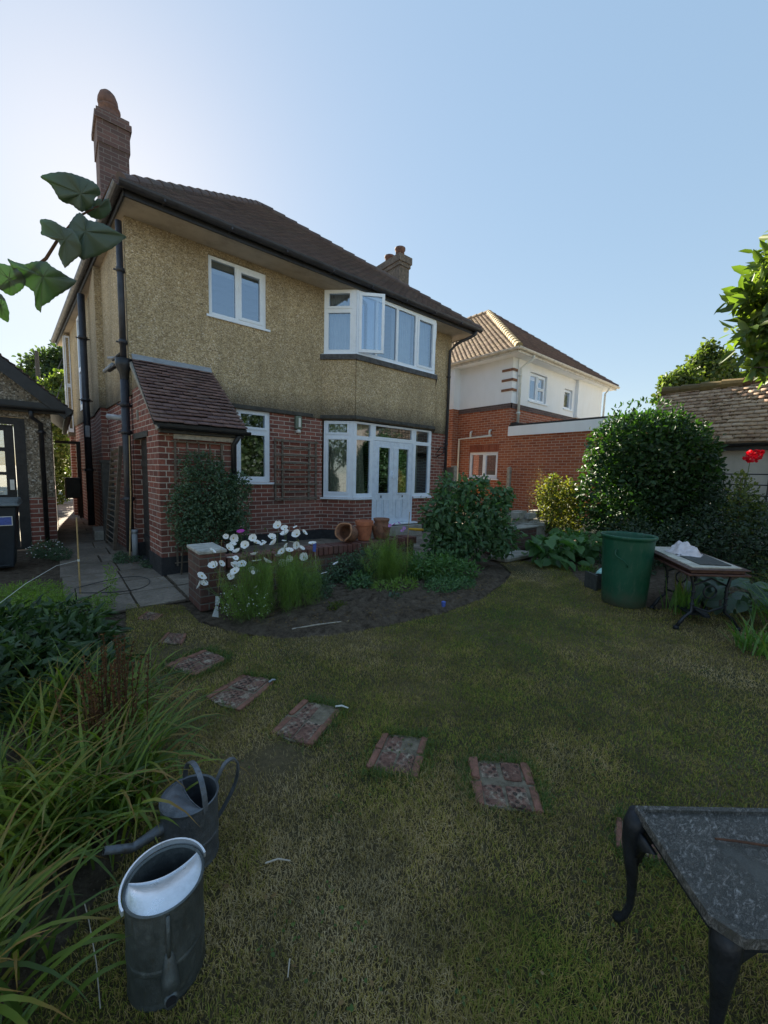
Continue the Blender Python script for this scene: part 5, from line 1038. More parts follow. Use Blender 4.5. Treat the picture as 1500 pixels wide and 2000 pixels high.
MB().tube([G(433, 1055, -3.33, 1), G(425, 1170, -3.33, 1)], .0018, 5).build('cane', 'cane', t); MB().prism([G(421, 1164, -3.335, 1), G(431, 1165, -3.335, 1), G(427, 1183, -3.335, 1), G(420, 1182, -3.335, 1)], (0, .001, 0)).prism([G(421, 1183, -3.335, 1), G(426, 1184, -3.335, 1), G(427, 1206, -3.345, 1), G(414, 1204, -3.345, 1)], (0, .001, 0)).build('tag', 'labelw', t)
t = thing('plant_label', 'blue plant label tied near the top of a pale cane in the bed', 'label', (1.35, -3.0, .03)); MB().tube([G(614, 1060, -3.0, 1), G(620, 1140, -3.0, 1)], .003, 5).build('cane', 'woodpale', t)
MB().prism([G(611, 1061, -3.01, 1), G(618, 1061, -3.01, 1), G(617, 1078, -3.01, 1), G(611, 1077, -3.01, 1)], (0, .001, 0)).build('tag', 'labelb', t)
tag(MB().tube([G(800, 1000, -3.4, 1), G(796, 1060, -3.4, 1), G(794, 1140, -3.4, 1)], .004, 6).build('bamboo_cane', 'cane'), 'thin cane upright in the flower bed before the white doors', 'cane')
tag(MB().lathe((*G(866, 1188)[:2], .05), [(0, -.03), (.02, -.03), (.024, .02), (0, .03)], 10).build('blue_pot', 'labelb'), 'small blue plastic pot on the soil at the bed edge', 'pot')
k = 520; P = np.stack([rng.uniform(-1.0, .1, k), rng.uniform(-2.6, 3.0, k), np.full(k, .014)], 1)
o = leaves('path_litter', P, rng.normal(size=(k, 3))*[1, 1, .2], rng.normal(size=(k, 3))*.4+[0, 0, 1], rng.uniform(.008, .026, k), rng.uniform(.004, .013, k), 'dry'); o['kind'] = 'stuff'; tag(o, 'dry leaves and grit scattered on the paved path', 'litter')
# clods and bits on the soil
k = 2600; P = np.stack([rng.uniform(0, 3.6, k), rng.uniform(-4.45, -3.1, k), np.full(k, .055)], 1)
P = P[inpoly(P[:, 0], P[:, 1], [(.05, -3.3), (.42, -4.05), (1.29, -4.35), (2.64, -4.38), (3.4, -4.15), (3.4, -3.1)])]; k = len(P)
o = leaves('soil_litter', P, rng.normal(size=(k, 3))*[1, 1, .3], rng.normal(size=(k, 3))*.5+[0, 0, 1], rng.uniform(.01, .03, k), rng.uniform(.004, .012, k), 'dry'); o['kind'] = 'stuff'; tag(o, 'dry leaf litter on the bare flower bed soil', 'litter')

# ------------------------------------------------------------------ far side of the lawn
tag(MB().box(9.28, 9.38, -.47, -.37, 0, 1.66).add([(9.28, -.47, 1.66), (9.38, -.47, 1.66), (9.38, -.37, 1.66), (9.28, -.37, 1.66), (9.33, -.42, 1.69)], [(0, 1, 4), (1, 2, 4), (2, 3, 4), (3, 0, 4)]).build('concrete_post', 'concrete', bevel=.008), 'tall square concrete post standing before the orange brick extension', 'post')
t = thing('fence', 'grey wooden fence panel beside the downpipe at the house corner', 'fence', (7.3, .1, 0)); MB().box(7.06, 7.10, -.18, 2.5, 0, 1.60).build('panel', 'wood', t); MB().box(7.22, 7.33, -.1, .02, 0, 1.64).build('post', 'concrete', t)
w2 = thing('patio_wall', 'low rough brick wall with a stone top at the far end of the patio', 'wall', (5.6, -3.0, 0))
MB().box(4.9, 6.3, -3.05, -2.8, 0, .40).build('wall_face', 'brickold', w2, bevel=.01); MB().box(4.86, 6.34, -3.08, -2.78, .402, .44).build('coping', 'concrete', w2, bevel=.01)
tag(MB().box(4.5, 5.4, -3.55, -3.2, .0, .08).build('stone_kerb', 'concrete', bevel=.02), 'flat stone kerb beside the tall shrub', 'kerb')
rb = MB(); rr = random.Random(2)
for k in range(9):
    c_ = (6.6+rr.uniform(-.5, .5), -2.7+rr.uniform(-.2, .2), .42+rr.uniform(0, .25)); rb.obox(c_, (rr.uniform(.06, .16), rr.uniform(-.05, .05), 0), (-rr.uniform(-.05, .05), rr.uniform(.05, .12), 0), (rr.uniform(-.03, .03), 0, rr.uniform(.03, .07)))
rb.box(6.2, 7.2, -2.9, -2.5, 0, .45); tag(rb.build('rubble_heap', 'concrete', weld=False), 'heap of grey stones and rubble behind the low patio wall', 'rubble')
simple_plant('leafy_shrub', 'sunlit yellow green shrub left of the big camellia', 'shrub', [(7.15, -2.95, .55, .36, .3, .5), (7.0, -2.85, 1.0, .26, .22, .38), (7.4, -3.1, 1.05, .26, .22, .34), (7.5, -3.2, .6, .26, .25, .45), (7.15, -2.9, 1.3, .14, .14, .2)], 4800, .06, .034, 'yel', shell=.8)
simple_plant('wispy_shrub', 'thin wispy twig growing above the yellow green shrub', 'shrub', [(6.95, -2.7, 1.35, .16, .1, .35), (6.8, -2.6, 1.0, .12, .1, .4)], 420, .03, .01, 'dry', shell=1.)
rh = thing('broad_leaved_plant', 'low clump of large broad green leaves before the yellow green shrub', 'plant', (5.4, -4.0, 0))
k = 150; P = np.stack([rng.uniform(4.75, 6.3, k), 0*rng.random(k), rng.uniform(.08, .46, k)], 1); P[:, 1] = -4.05+(P[:, 0]-5.4)*-.15+rng.uniform(-.35, .35, k)
leaves('leaves', P, np.stack([rng.uniform(-1, .4, k), rng.uniform(-1, .3, k), rng.uniform(-.5, .2, k)], 1), rng.normal(size=(k, 3))*.35+[-.2, -.3, 1], rng.uniform(.14, .27, k), rng.uniform(.10, .19, k), 'rhub', rh, fold=.3, bend=.3)
bush('foliage', [(5.6, -4.0, .25, .6, .3, .25)], 900, .07, .04, 'rhub', rh)
simple_plant('grass_tuft', 'pale dry grass tuft at the lawn edge left of the green barrel', 'grass', [(5.15, -4.6, .05, .1, .1, .04)], 40, .02, .01, 'dry')
t = bpy.data.objects['grass_tuft']; n = 170; b_ = np.stack([rng.normal(5.1, .08, n), rng.normal(-4.55, .06, n), np.full(n, .0)], 1); straps('blades', b_, rng.uniform(0, 6.28, n), rng.uniform(.08, .2, n), .006, rng.uniform(.1, .8, n), rng.uniform(.5, 1.6, n), 'croc', t, K=4)
CX, CY = 7.75, -4.45; CXs = .83
cb = [(CX, CY, 1.45, 1.15, 1.0, 1.25), (CX-.35, CY+.3, 1.2, .95, .9, 1.1), (CX+.35, CY-.3, 1.3, .95, .95, 1.15), (CX, CY, 1.95, 1.08, 1.0, .80), (CX-.3, CY+.3, 2.0, .85, .8, .68), (CX+.35, CY-.35, 1.95, .85, .8, .72), (CX+.1, CY-.1, 2.25, .75, .7, .50), (CX+.5, CY-.45, 1.5, .75, .75, .8), (CX, CY, .8, 1.1, 1.0, .7), (CX+.6, CY-.6, .8, .7, .7, .7)]
cb = [(a+(-.04), b+.03, c-.08, CXs*d, CXs*e, f*.99) for a, b, c, d, e, f in cb]
ct = simple_plant('camellia_bush', 'large rounded glossy dark green camellia bush right of the brick extension', 'bush', cb, 21000, .085, .046, 'cam', shell=.22)
bush('foliage', cb, 9000, .085, .05, 'cam', ct, shell=.55)
P, d = blobpts([(CX-.1, CY+.1, 2.55, .7, .6, .3), (CX-.4, CY+.4, 2.3, .5, .4, .3)], 420, .2); P[:, 2] += .05; leaves('foliage', P, np.tile([0, 0, 1.], (420, 1))+rng.normal(size=(420, 3))*.5, rng.normal(size=(420, 3)), .08, .035, 'cam', ct)
P, d = blobpts(cb, 26, .05); leaves('faded_blooms', P, rng.normal(size=(26, 3)), d, .06, .06, 'dry', ct, fold=.9)
simple_plant('dark_hedge_shrub', 'deep shaded shrubs filling the corner behind the sewing table', 'shrub', [(6.9, -5.9, .55, .8, .6, .6), (6.3, -6.3, .5, .6, .5, .5), (7.6, -5.6, .75, .7, .5, .65), (7.6, -6.6, .5, .9, .7, .6), (6.5, -5.4, .4, .7, .4, .45), (8.2, -6.2, .6, .7, .7, .5), (5.4, -5.15, .22, .3, .2, .2)], 13000, .055, .028, 'darkshrub', shell=.45)
simple_plant('dark_hedge_shrub', 'low dark foliage between the barrel and the camellia', 'shrub', [(5.9, -4.95, .35, .6, .35, .38), (5.2, -4.9, .25, .3, .2, .25), (6.6, -4.6, .4, .4, .4, .4)], 4500, .05, .026, 'darkshrub', shell=.5)
rs = simple_plant('rose_bush', 'rose bush with yellow green leaves under a cluster of bright red roses', 'rose', [(7.05, -5.95, 1.15, .22, .2, .30), (7.1, -6.0, .9, .4, .35, .25), (6.95, -5.9, 1.45, .10, .1, .12)], 1500, .05, .032, 'roseleaf', shell=.8)
MB().tube([(7.05, -5.98, .3), (7.0, -5.95, 1.2), (7.04, -5.97, 1.74)], [.008, .006, .004], 6).build('rose_stem', 'stem', rs)
for (x, y) in ((1459, 893), (1466, 885), (1472, 891), (1478, 884), (1482, 892), (1487, 884), (1474, 898), (1464, 897)):
    c_ = G(x, y, -5.98+random.uniform(-.05, .05), 1); k = 34; d = unit(rng.normal(size=(k, 3))); P = c_+d*.016
    leaves('rose_bloom', P, np.cross(d, rng.normal(size=(k, 3)))+d*.6, d, .042, .038, 'rosered', rs, fold=.5, bend=-.3)
tw = MB(); c0_ = np.array([8.6, -5.1, 0.])
for k in range(8): tw.tube([(9.3-.08*k, -5.0-.33*k, .4), (9.3-.08*k, -5.0-.33*k, 1.55)], .012, 5)
for z in (1.55, 1.35, 1.15): tw.tube([(9.32, -4.9, z), (8.7, -7.4, z)], .012, 5)
tag(tw.build('wire_trellis', 'black'), 'dark square wire trellis against the grey outbuilding wall', 'trellis')
# barrel ----------------------------------------------------------------
mg_ = NT('scuffed_green_plastic'); o_ = mg_.coord(); c_ = mg_.ramp(mg_.noise(o_, 3, 5, .6), [(.3, (.005, .070, .036)), (.7, (.009, .095, .052))])
c_ = mg_.mix(mg_.rampf(mg_.noise(mg_.mapping(o_, (6, 6, 1.2)), 4, 8, .8, .4), [(.52, 0), (.72, .55)]), c_, (.11, .15, .11)); c_ = mg_.mix(mg_.rampf(mg_.math('ADD', mg_.sep(o_, 2), mg_.math('MULTIPLY', mg_.noise(o_, 12, 5, .7), .25)), [(.10, .8), (.34, 0)]), c_, (.09, .075, .05))
mg_.col(c_); mg_.rough(mg_.rampf(mg_.noise(o_, 14, 6, .7), [(.3, .35), (.7, .7)])); mg_.bump(mg_.noise(o_, 30, 5, .7), .2, .006); MAT['greenbin'] = mg_.m
BX, BY = 3.86, -5.46; Bq = thing('green_barrel', 'tall dark green plastic garden bin with rope handle, next to the sewing table', 'bin', (BX, BY, 0))
MB().lathe((BX, BY, 0), [(0, .0), (.205, 0), (.215, .012), (.222, .1), (.252, .72), (.256, .745), (.272, .752), (.276, .772), (.270, .782), (.255, .782), (.248, .76), (.240, .70), (.21, .05), (0, .03)], 56).build('bin_body', 'greenbin', Bq, smooth=True)
def onb(a, z, e=.006): r_2 = .222+(z-.1)*.0484+e; return (BX+r_2*cos(R(a)), BY+r_2*sin(R(a)), z)
ca_ = math.degrees(math.atan2(CAM[1]-BY, CAM[0]-BX))
MB().tube([onb(ca_-22, .63, -.0), onb(ca_-23, .63, .02), onb(ca_-24, .59, .028), onb(ca_-18, .56, .026), onb(ca_-6, .53, .026), onb(ca_+2, .49, .022), onb(ca_+3, .46, .018)], .0065, 6).build('rope_handle', 'greenbin', Bq, smooth=True)
cx_, cy_ = 4.30, -5.12; kt = thing('wooden_crate', 'low grey wooden crate with pale contents behind the green barrel', 'crate', (cx_, cy_, 0))
MB().obox((cx_, cy_, .10), (.16, -.10, 0), (.006, .009, 0), (0, 0, .10)).obox((cx_-.15, cy_+.13, .10), (.07, .10, 0), (.009, -.006, 0), (0, 0, .10)).build('crate_side', 'slat', kt); MB().obox((cx_+.08, cy_+.1, .16), (.06, 0, .02), (0, .06, .01), (0, -.02, .05)).build('packet', m_plain('pale_packet', (.35, .62, .55), .5, .2, 9), kt, bevel=.015)
# sewing machine table ----------------------------------------------------
ST = thing('sewing_table', 'old treadle sewing table with a worn slanting top on black cast iron legs', 'table', (3.9, -5.95, 0))
A_ = G(1252, 1067, .60); B_ = G(1347, 1112, .60); D2 = G(1468, 1115, .60); ab = A_-B_; bd = D2-B_; Cc = B_+ab+bd
ab_, bd_ = unit(ab), unit(bd); up_ = np.array([0, 0, 1.])
quad = lambda i, z, h: MB().prism([B_+ab_*i+bd_*i+up_*z, D2+ab_*i-bd_*i+up_*z, Cc-ab_*i-bd_*i+up_*z, A_-ab_*i+bd_*i+up_*z], (0, 0, h))
quad(.0, -.012, .012).build('tabletop', 'mahog', ST, weld=True, bevel=.004); quad(.03, -.04, .026).build('table_edge', 'mahog', ST, weld=True, bevel=.004); quad(-.005, -.062, .02).build('lower_leaf', 'mahog', ST, weld=True, bevel=.004)
quad(.055, .001, .010).build('pale_panel', m_plain('worn_pale_panel', (.50, .47, .40), .8, .4, 9, dark=(.28, .25, .2)), ST, weld=True)
P_ = lambda u, v, z: B_+ab*u+bd*v+up_*z
MB().prism([P_(.12, .30, .012), P_(.10, .80, .012), P_(.62, .86, .012), P_(.55, .30, .012)], (0, 0, .008)).build('dark_panel', 'slat', ST, weld=True)
for i, u in enumerate((.10, .58)):
    fr_ = MB(); g0, g1 = P_(u+.02, .12, -.06), P_(u+.02, .88, -.06); f0, f1 = P_(u, -.02, 0), P_(u, 1.02, 0); f0[2] = f1[2] = .02; a0 = P_(u+.01, .22, 0); a1 = P_(u+.01, .78, 0)
    for (top, foot, mid) in ((g0, f0, a0), (g1, f1, a1)):
        m1 = mid.copy(); m1[2] = .40; m2 = mid.copy(); m2[2] = .17; fr_.tube([top, (top+m1)/2+up_*.03, m1, m2, (m2+foot)/2+up_*.02, foot], [.018, .013, .013, .013, .015, .018], 8); fr_.lathe((foot[0], foot[1], 0), [(0, 0), (.028, 0), (.022, .03), (0, .04)], 10)
        for z in (.30, .36, .24): fr_.lathe((mid[0], mid[1], z), [(0, -.012), (.02, -.006), (.02, .006), (0, .012)], 10)
    m1 = a0.copy(); m1[2] = .22; m2 = a1.copy(); m2[2] = .22; mm = (m1+m2)/2+up_*-.05; fr_.tube([m1, mm, m2], .01, 7); m1[2] = m2[2] = .42; fr_.tube([m1, (m1+m2)/2+up_*.07, m2], .009, 7)
    k_ = (m1+m2)/2; fr_.tube([k_+bd_*.06*cos(t_)+up_*(-.06+.06*sin(t_)) for t_ in np.linspace(0, 2*pi, 15)], .008, 6)
    fr_.build('iron_leg_frame', 'iron', ST, smooth=True)
c1_, c2_ = P_(.11, .5, 0), P_(.58, .5, 0); c1_[2] = c2_[2] = .12; MB().bar(c1_, c2_, .05, .02).obox((c1_+c2_)/2+up_*-.03, ab_*.13, bd_*.10, up_*.008).build('treadle', 'iron', ST)
# rumpled bag on the table
gb = 26; vs = []; bc = P_(.62, .55, .012)
r9 = np.random.default_rng(5)
ph = r9.uniform(0, 6, 8)
for j in range(gb+1):
    for i in range(gb+1):
        u, v = i/gb*2-1, j/gb*2-1; rr_ = math.hypot(u, v); rr_ = min(rr_, 1.3)
        h = .075*max(0, 1-rr_**2.6)+.055*math.exp(-((u-.75)**2+(v-.3)**2)*7)+.022*sin(5*u+ph[0]+2*v)*sin(4*v+ph[1]-3*u)+.012*sin(13*u+ph[2])*sin(11*v+ph[3]+5*u)
        edge = max(0, 1-max(abs(u), abs(v))**6); p = bc+ab_*.27*u*(.85+.15*sin(3*v+1))+bd_*.17*v*(.9+.1*sin(4*u))+up_*(max(.002, 1.25*h*edge+.003)); vs.append(p)
vs2 = [p-up_*.004 for p in vs]; n1 = len(vs); fs = []
for j in range(gb):
    for i in range(gb): a_ = j*(gb+1)+i; fs += [(a_, a_+1, a_+gb+2, a_+gb+1), (n1+a_, n1+a_+gb+1, n1+a_+gb+2, n1+a_+1)]
tag(MB().add(vs+vs2, fs).build('plastic_bag', 'bag', smooth=True), 'crumpled pale plastic bag lying on the sewing table', 'bag')
# plants at the right edge
ho = thing('hosta', 'hosta with large dull blue green leaves under the sewing table', 'plant', (4.6, -6.2, 0)); k = 70
P = np.stack([rng.uniform(4.1, 5.3, k), rng.uniform(-6.6, -5.95, k), rng.uniform(.06, .36, k)], 1); leaves('leaves', P, np.stack([rng.uniform(-1, .3, k), rng.uniform(-.8, .6, k), rng.uniform(-.5, .1, k)], 1), rng.normal(size=(k, 3))*.3+[-.2, -.2, 1], rng.uniform(.14, .24, k), rng.uniform(.11, .17, k), 'hosta', ho, fold=.25, bend=.25)
def strapclump(name, label, cx, cy, n, sx, sy, L, wd, mat, th=(.1, .7), arch=(.6, 1.8), cat='plant', group=None, bias=None):
    t = thing(name, label, cat, (cx, cy, 0), group); b_ = np.stack([rng.normal(cx, sx, n), rng.normal(cy, sy, n), np.full(n, .01)], 1)
    az = rng.uniform(0, 2*pi, n) if bias is None else rng.normal(bias, 1.1, n)
    straps('leaves', b_, az, rng.uniform(L[0], L[1], n), rng.uniform(wd*.7, wd*1.2, n), rng.uniform(*th, n), rng.uniform(*arch, n), mat, t, K=8, twist=.5); return t
strapclump('sword_leaved_clump', 'upright green sword leaves growing through the sewing table legs', 3.98, -5.98, 60, .07, .06, (.25, .5), .016, 'croc', (.0, .35), (.1, .7), group='sword leaved clumps at the right')
strapclump('sword_leaved_clump', 'arching sword leaves at the right edge beside the sewing table', 4.15, -6.75, 150, .12, .09, (.4, .8), .018, 'croc', (.1, .6), (.7, 1.9), group='sword leaved clumps at the right')
strapclump('sword_leaved_clump', 'short bright sword leaves at the lawn edge below the sewing table', 3.35, -6.62, 90, .07, .06, (.2, .42), .015, 'croc', (.1, .8), (.3, 1.3), group='sword leaved clumps at the right')
strapclump('sword_leaved_clump', 'tall pale arching leaves at the right edge above the table', 4.6, -6.95, 110, .10, .06, (.6, 1.0), .016, 'croc', (.1, .5), (.9, 2.2), group='sword leaved clumps at the right', bias=2.6)

# ------------------------------------------------------------------ iron table in the near right corner
IT = thing('iron_table', 'low weathered table with flaking grey top and dark cast iron cabriole legs, bottom right', 'table', (.4, -6.95, 0))
ZT = .40; a0 = G(1240, 1577, ZT); a1 = G(1500, 1582, ZT); uu = unit(a1-a0); ww = np.array([uu[1], -uu[0], 0.]); ww = ww if ww@np.array([-.6, -.8, 0]) > 0 else -ww
b0 = G(1415, 1838, ZT); dep = (b0-a0)@ww; ww = unit((G(1350, 1740, ZT)-a0)+0); dep = np.linalg.norm(b0-a0)
MAT['flake'] = None
mf = NT('flaking_zinc_top'); o_ = mf.coord(); n1_ = mf.noise(o_, 20, 8, .72, .8); st = mf.mapping(o_, (1, 2.2, 1), rot=(0, 0, .7))
fl_ = mf.math('MULTIPLY', mf.rampf(mf.noise(st, 48, 9, .85, .7), [(.46, 0), (.56, 1)]), mf.rampf(mf.noise(o_, 9, 6, .75), [(.40, .05), (.56, 1)]))
cc_ = mf.ramp(n1_, [(.3, (.045, .046, .042)), (.6, (.085, .083, .073)), (.8, (.14, .135, .12))]); mf.col(mf.mix(fl_, cc_, (.34, .32, .30))); mf.rough(mf.rampf(n1_, [(.3, .4), (.7, .75)])); mf.bump(mf.math('ADD', fl_, n1_), .8, .006); MAT['flake'] = mf.m
LT = .95; e = .022
T_ = lambda u, v, z: a0+uu*u+ww*v+up_*z
ch_ = .045
outl = lambda i, z: [T_(i, i, z), T_(LT-i, i, z), T_(LT-i, dep-i, z), T_(ch_+i, dep-i, z), T_(i, dep-ch_-i, z)]
MB().prism(outl(.012, -.012), (0, 0, .008)).build('tabletop', 'flake', IT, weld=True)
rm = MB()
o1_, o2_ = outl(0, 0), outl(.014, 0)
for i in range(5):
    j = (i+1) % 5; rm.prism([o1_[i]-up_*.02, o1_[j]-up_*.02, o2_[j]-up_*.02, o2_[i]-up_*.02], (0, 0, .026))
rm.build('raised_rim', 'flake', IT, weld=False); ap_ = MB()
i1, i2 = outl(.02, 0), outl(.032, 0)
for i in range(5):
    j = (i+1) % 5; ap_.prism([i1[i]-up_*.055, i1[j]-up_*.055, i2[j]-up_*.055, i2[i]-up_*.055], (0, 0, .033))
ap_.build('apron', 'iron', IT)
def cabriole(u, v, du, dv):
    out = unit(uu*du+ww*dv); mb = MB(); top = T_(u, v, -.02); pts = []; rs = []
    for s, o_2, r_2 in ((0, -.0, .030), (.12, .012, .030), (.25, .016, .026), (.4, .012, .020), (.6, .004, .014), (.8, .004, .010), (.92, .016, .010), (.97, .032, .014), (1., .036, .012)):
        p = top+out*o_2; p[2] = (ZT-.02)*(1-s)+.006; pts.append(p); rs.append(r_2)
    mb.tube(pts, rs, 10); sc = T_(u, v, -.05); 
    for q_, L in ((uu*-np.sign(du), .09), (ww*-np.sign(dv), .09)): mb.prism([sc+q_*.0-up_*.0, sc+q_*L, sc+q_*L*.35-up_*.05, sc-up_*.12], np.cross(q_, up_)*.012)
    return mb.build('leg', 'iron', IT, smooth=True)
cabriole(.01, .012, -1, -1); cabriole(.045, dep-.045, -1, 1); cabriole(LT-.04, .03, 1, -1); cabriole(LT-.04, dep-.04, 1, 1)
tag(MB().tube([G(1397, 1638, ZT+.004), G(1440, 1643, ZT+.005), G(1520, 1655, ZT+.004)], [.0028, .0032, .003], 6).build('rusty_rod', m_plain('rust', (.10, .04, .02), .8, .4, 40)), 'thin rusty rod lying on the iron table top', 'rod')

# ------------------------------------------------------------------ watering cans
def m_zinc(name, a, b, rust, pale):
    m = NT(name); o = m.coord(); n = m.noise(o, 9, 8, .75, .6); c = m.ramp(n, [(.3, a), (.7, b)])
    c = m.mix(m.rampf(m.vor(o, 34, 'Distance'), [(.0, .5), (.35, 0)]), c, pale); c = m.mix(m.rampf(m.noise(m.mapping(o, (3, 3, .8)), 11, 8, .8), [(.56, 0), (.68, .75)]), c, rust)
    m.col(c); m.b.inputs['Metallic'].default_value = .55; m.rough(m.rampf(n, [(.3, .32), (.7, .62)])); m.bump(m.math('ADD', m.noise(o, 7, 3), m.math('MULTIPLY', m.noise(o, 70, 5, .8), .25)), .5, .02); return m.m
MAT['zinc'] = m_zinc('aged_zinc_patina', (.07, .08, .095), (.19, .21, .24), (.10, .07, .05), (.26, .28, .31)); MAT['zincg'] = m_zinc('dull_zinc_patina', (.06, .072, .074), (.15, .17, .175), (.09, .075, .05), (.22, .25, .25))
def can(name, label, cx, cy, R_, h, az, mat, hood_mat, spout, hood_side):
    t = thing(name, label, 'watering can', (cx, cy, 0), 'galvanised watering cans'); d = np.array([cos(az), sin(az), 0.]); s_ = np.array([-sin(az), cos(az), 0.]); c0 = np.array([cx, cy, 0.])
    MB().lathe((cx, cy, 0), [(0, .006), (R_*.96, .006), (R_, 0), (R_*1.02, .008), (R_, .02), (R_, h*.36), (R_*1.018, h*.38), (R_*1.018, h*.41), (R_, h*.43), (R_*.995, h-.01), (R_*1.03, h-.006), (R_*1.04, h+.002), (R_*1.0, h+.005), (R_*.955, h), (R_*.955, h*.5), (R_*.9, .02), (0, .014)], 56).build('can_body', mat, t, smooth=False)
    # half cover over the mouth
    vs = []; n_ = 24; fs = []; ang = math.acos(hood_side)
    for k in range(n_+1):
        tt = -ang+2*ang*k/n_; e_ = np.array(c0)+R_*.965*(cos(tt)*d+sin(tt)*s_)+up_*(h+.001); ch0 = c0+d*R_*(hood_side*.965+(.30 if hood_side < -.1 else .12)*(1-(2*k/n_-1)**2))+s_*R_*.955*sin(ang)*(2*k/n_-1)+up_*(h-.002)
        for j in range(6): q_ = j/5; p = e_*(1-q_)+ch0*q_+up_*.018*sin(pi*min(1, q_*1.0))*(1-(2*k/n_-1)**4)*.8; vs.append(p)
    for k in range(n_):
        for j in range(5): a_ = k*6+j; fs.append((a_, a_+6, a_+7, a_+1))
    m_ = len(vs); vs += [p-up_*.0015 for p in vs]; fs += [tuple(m_+i for i in f[::-1]) for f in fs]; MB().add(vs, fs).build('half_cover', hood_mat, t, smooth=True)
    MB().tube([vs[k*6+5]+up_*.0015 for k in range(n_+1)], .0025, 6).build('cover_lip', hood_mat, t)
    MB().tube([c0+d*q[0]*R_+up_*q[1]*h for q in spout], [q[2]*R_ for q in spout], 14, cap=True).build('spout', mat, t, smooth=True)
    MB().tube([c0+d*spout[-1][0]*R_*1.002+up_*(spout[-1][1]*h), c0+d*spout[-1][0]*R_*1.012+up_*(spout[-1][1]*h+.0003)], [spout[-1][2]*R_*.78]*2, 16).build('spout_hole_shade', 'dark', t)  # black disc painted as the shaded hole; the spout end is closed
    return t, d, s_, c0
t, d, s_, c0 = can('watering_can', 'dark old zinc watering can with arched strap handle and spout reaching into the strap leaves', -.672, -5.605, .092, .232, math.atan2(-.12, -1), 'zinc', 'zinc', [(.9, .72, .22), (1.0, .71, .20), (1.9, .68, .15), (1.98, .69, .145), (2.75, .88, .12)], -.05)
h = .232; R_ = .092; arc = [c0+s_*R_*1.02*cos(a_)+up_*(h-.02+(.125)*max(0, sin(a_)))+d*(-.018) for a_ in np.linspace(-.0, pi, 19)]
st_ = MB(); prev = None
for i, p in enumerate(arc):
    pass
def strap(mb, pts, side, wdt, th=.0025):
    n_ = len(pts); vs = []
    for i, p in enumerate(pts):
        tg = unit(np.array(pts[min(i+1, n_-1)])-np.array(pts[max(i-1, 0)])); nn = unit(np.cross(tg, side)); sd2 = np.cross(nn, tg)
        vs += [p-sd2*wdt/2-nn*th, p+sd2*wdt/2-nn*th, p+sd2*wdt/2+nn*th, p-sd2*wdt/2+nn*th]
    mb.add(vs, [(4*i+k, 4*i+(k+1) % 4, 4*i+4+(k+1) % 4, 4*i+4+k) for i in range(n_-1) for k in range(4)]+[(0, 3, 2, 1), (4*n_-4, 4*n_-3, 4*n_-2, 4*n_-1)]); return mb
strap(MB(), arc, d, .017).build('top_handle', 'zinc', t); bk = [c0-d*R_+up_*(h-.01), c0-d*R_*1.35+up_*(h+.045), c0-d*R_*1.75+up_*(h+.05), c0-d*R_*1.95+up_*(h+.01), c0-d*R_*1.8+up_*(h-.06), c0-d*R_*1.3+up_*(h*.45), c0-d*R_*1.0+up_*(h*.33)]
bz = [bk[0]]
for i in range(len(bk)-1):
    for q_ in (.25, .5, .75, 1): p0_, p1_, p2_, p3_ = bk[max(i-1, 0)], bk[i], bk[i+1], bk[min(i+2, len(bk)-1)]; bz.append(.5*((2*p1_)+(-p0_+p2_)*q_+(2*p0_-5*p1_+4*p2_-p3_)*q_*q_+(-p0_+3*p1_-3*p2_+p3_)*q_**3))
strap(MB(), bz, s_, .016).build('back_handle', 'zinc', t)
az1 = math.atan2(-.96, -.12)
t, d, s_, c0 = can('watering_can', 'green grey galvanised watering can with bright half cover, nearest the camera', -.806, -5.912, .094, .272, az1, 'zincg', 'zincb', [(.90, .58, .10), (1.0, .48, .15), (1.09, .36, .21), (1.16, .26, .23), (1.26, .215, .20), (1.42, .24, .165)], -.38)
MB().tube([c0+d*.095+up_*.12, c0+d*.096+up_*.18, c0+d*.0955+up_*.262], [.006, .005, .005], 8).build('seam', 'zincg', t, smooth=True)
rim = [c0+(.103)*(cos(a_)*d+sin(a_)*s_)+up_*(.272+.010*cos(a_)*-1) for a_ in np.linspace(.55*pi, 1.62*pi, 26)]
strap(MB(), rim, up_, .016).build('folded_handle', 'zincb', t)

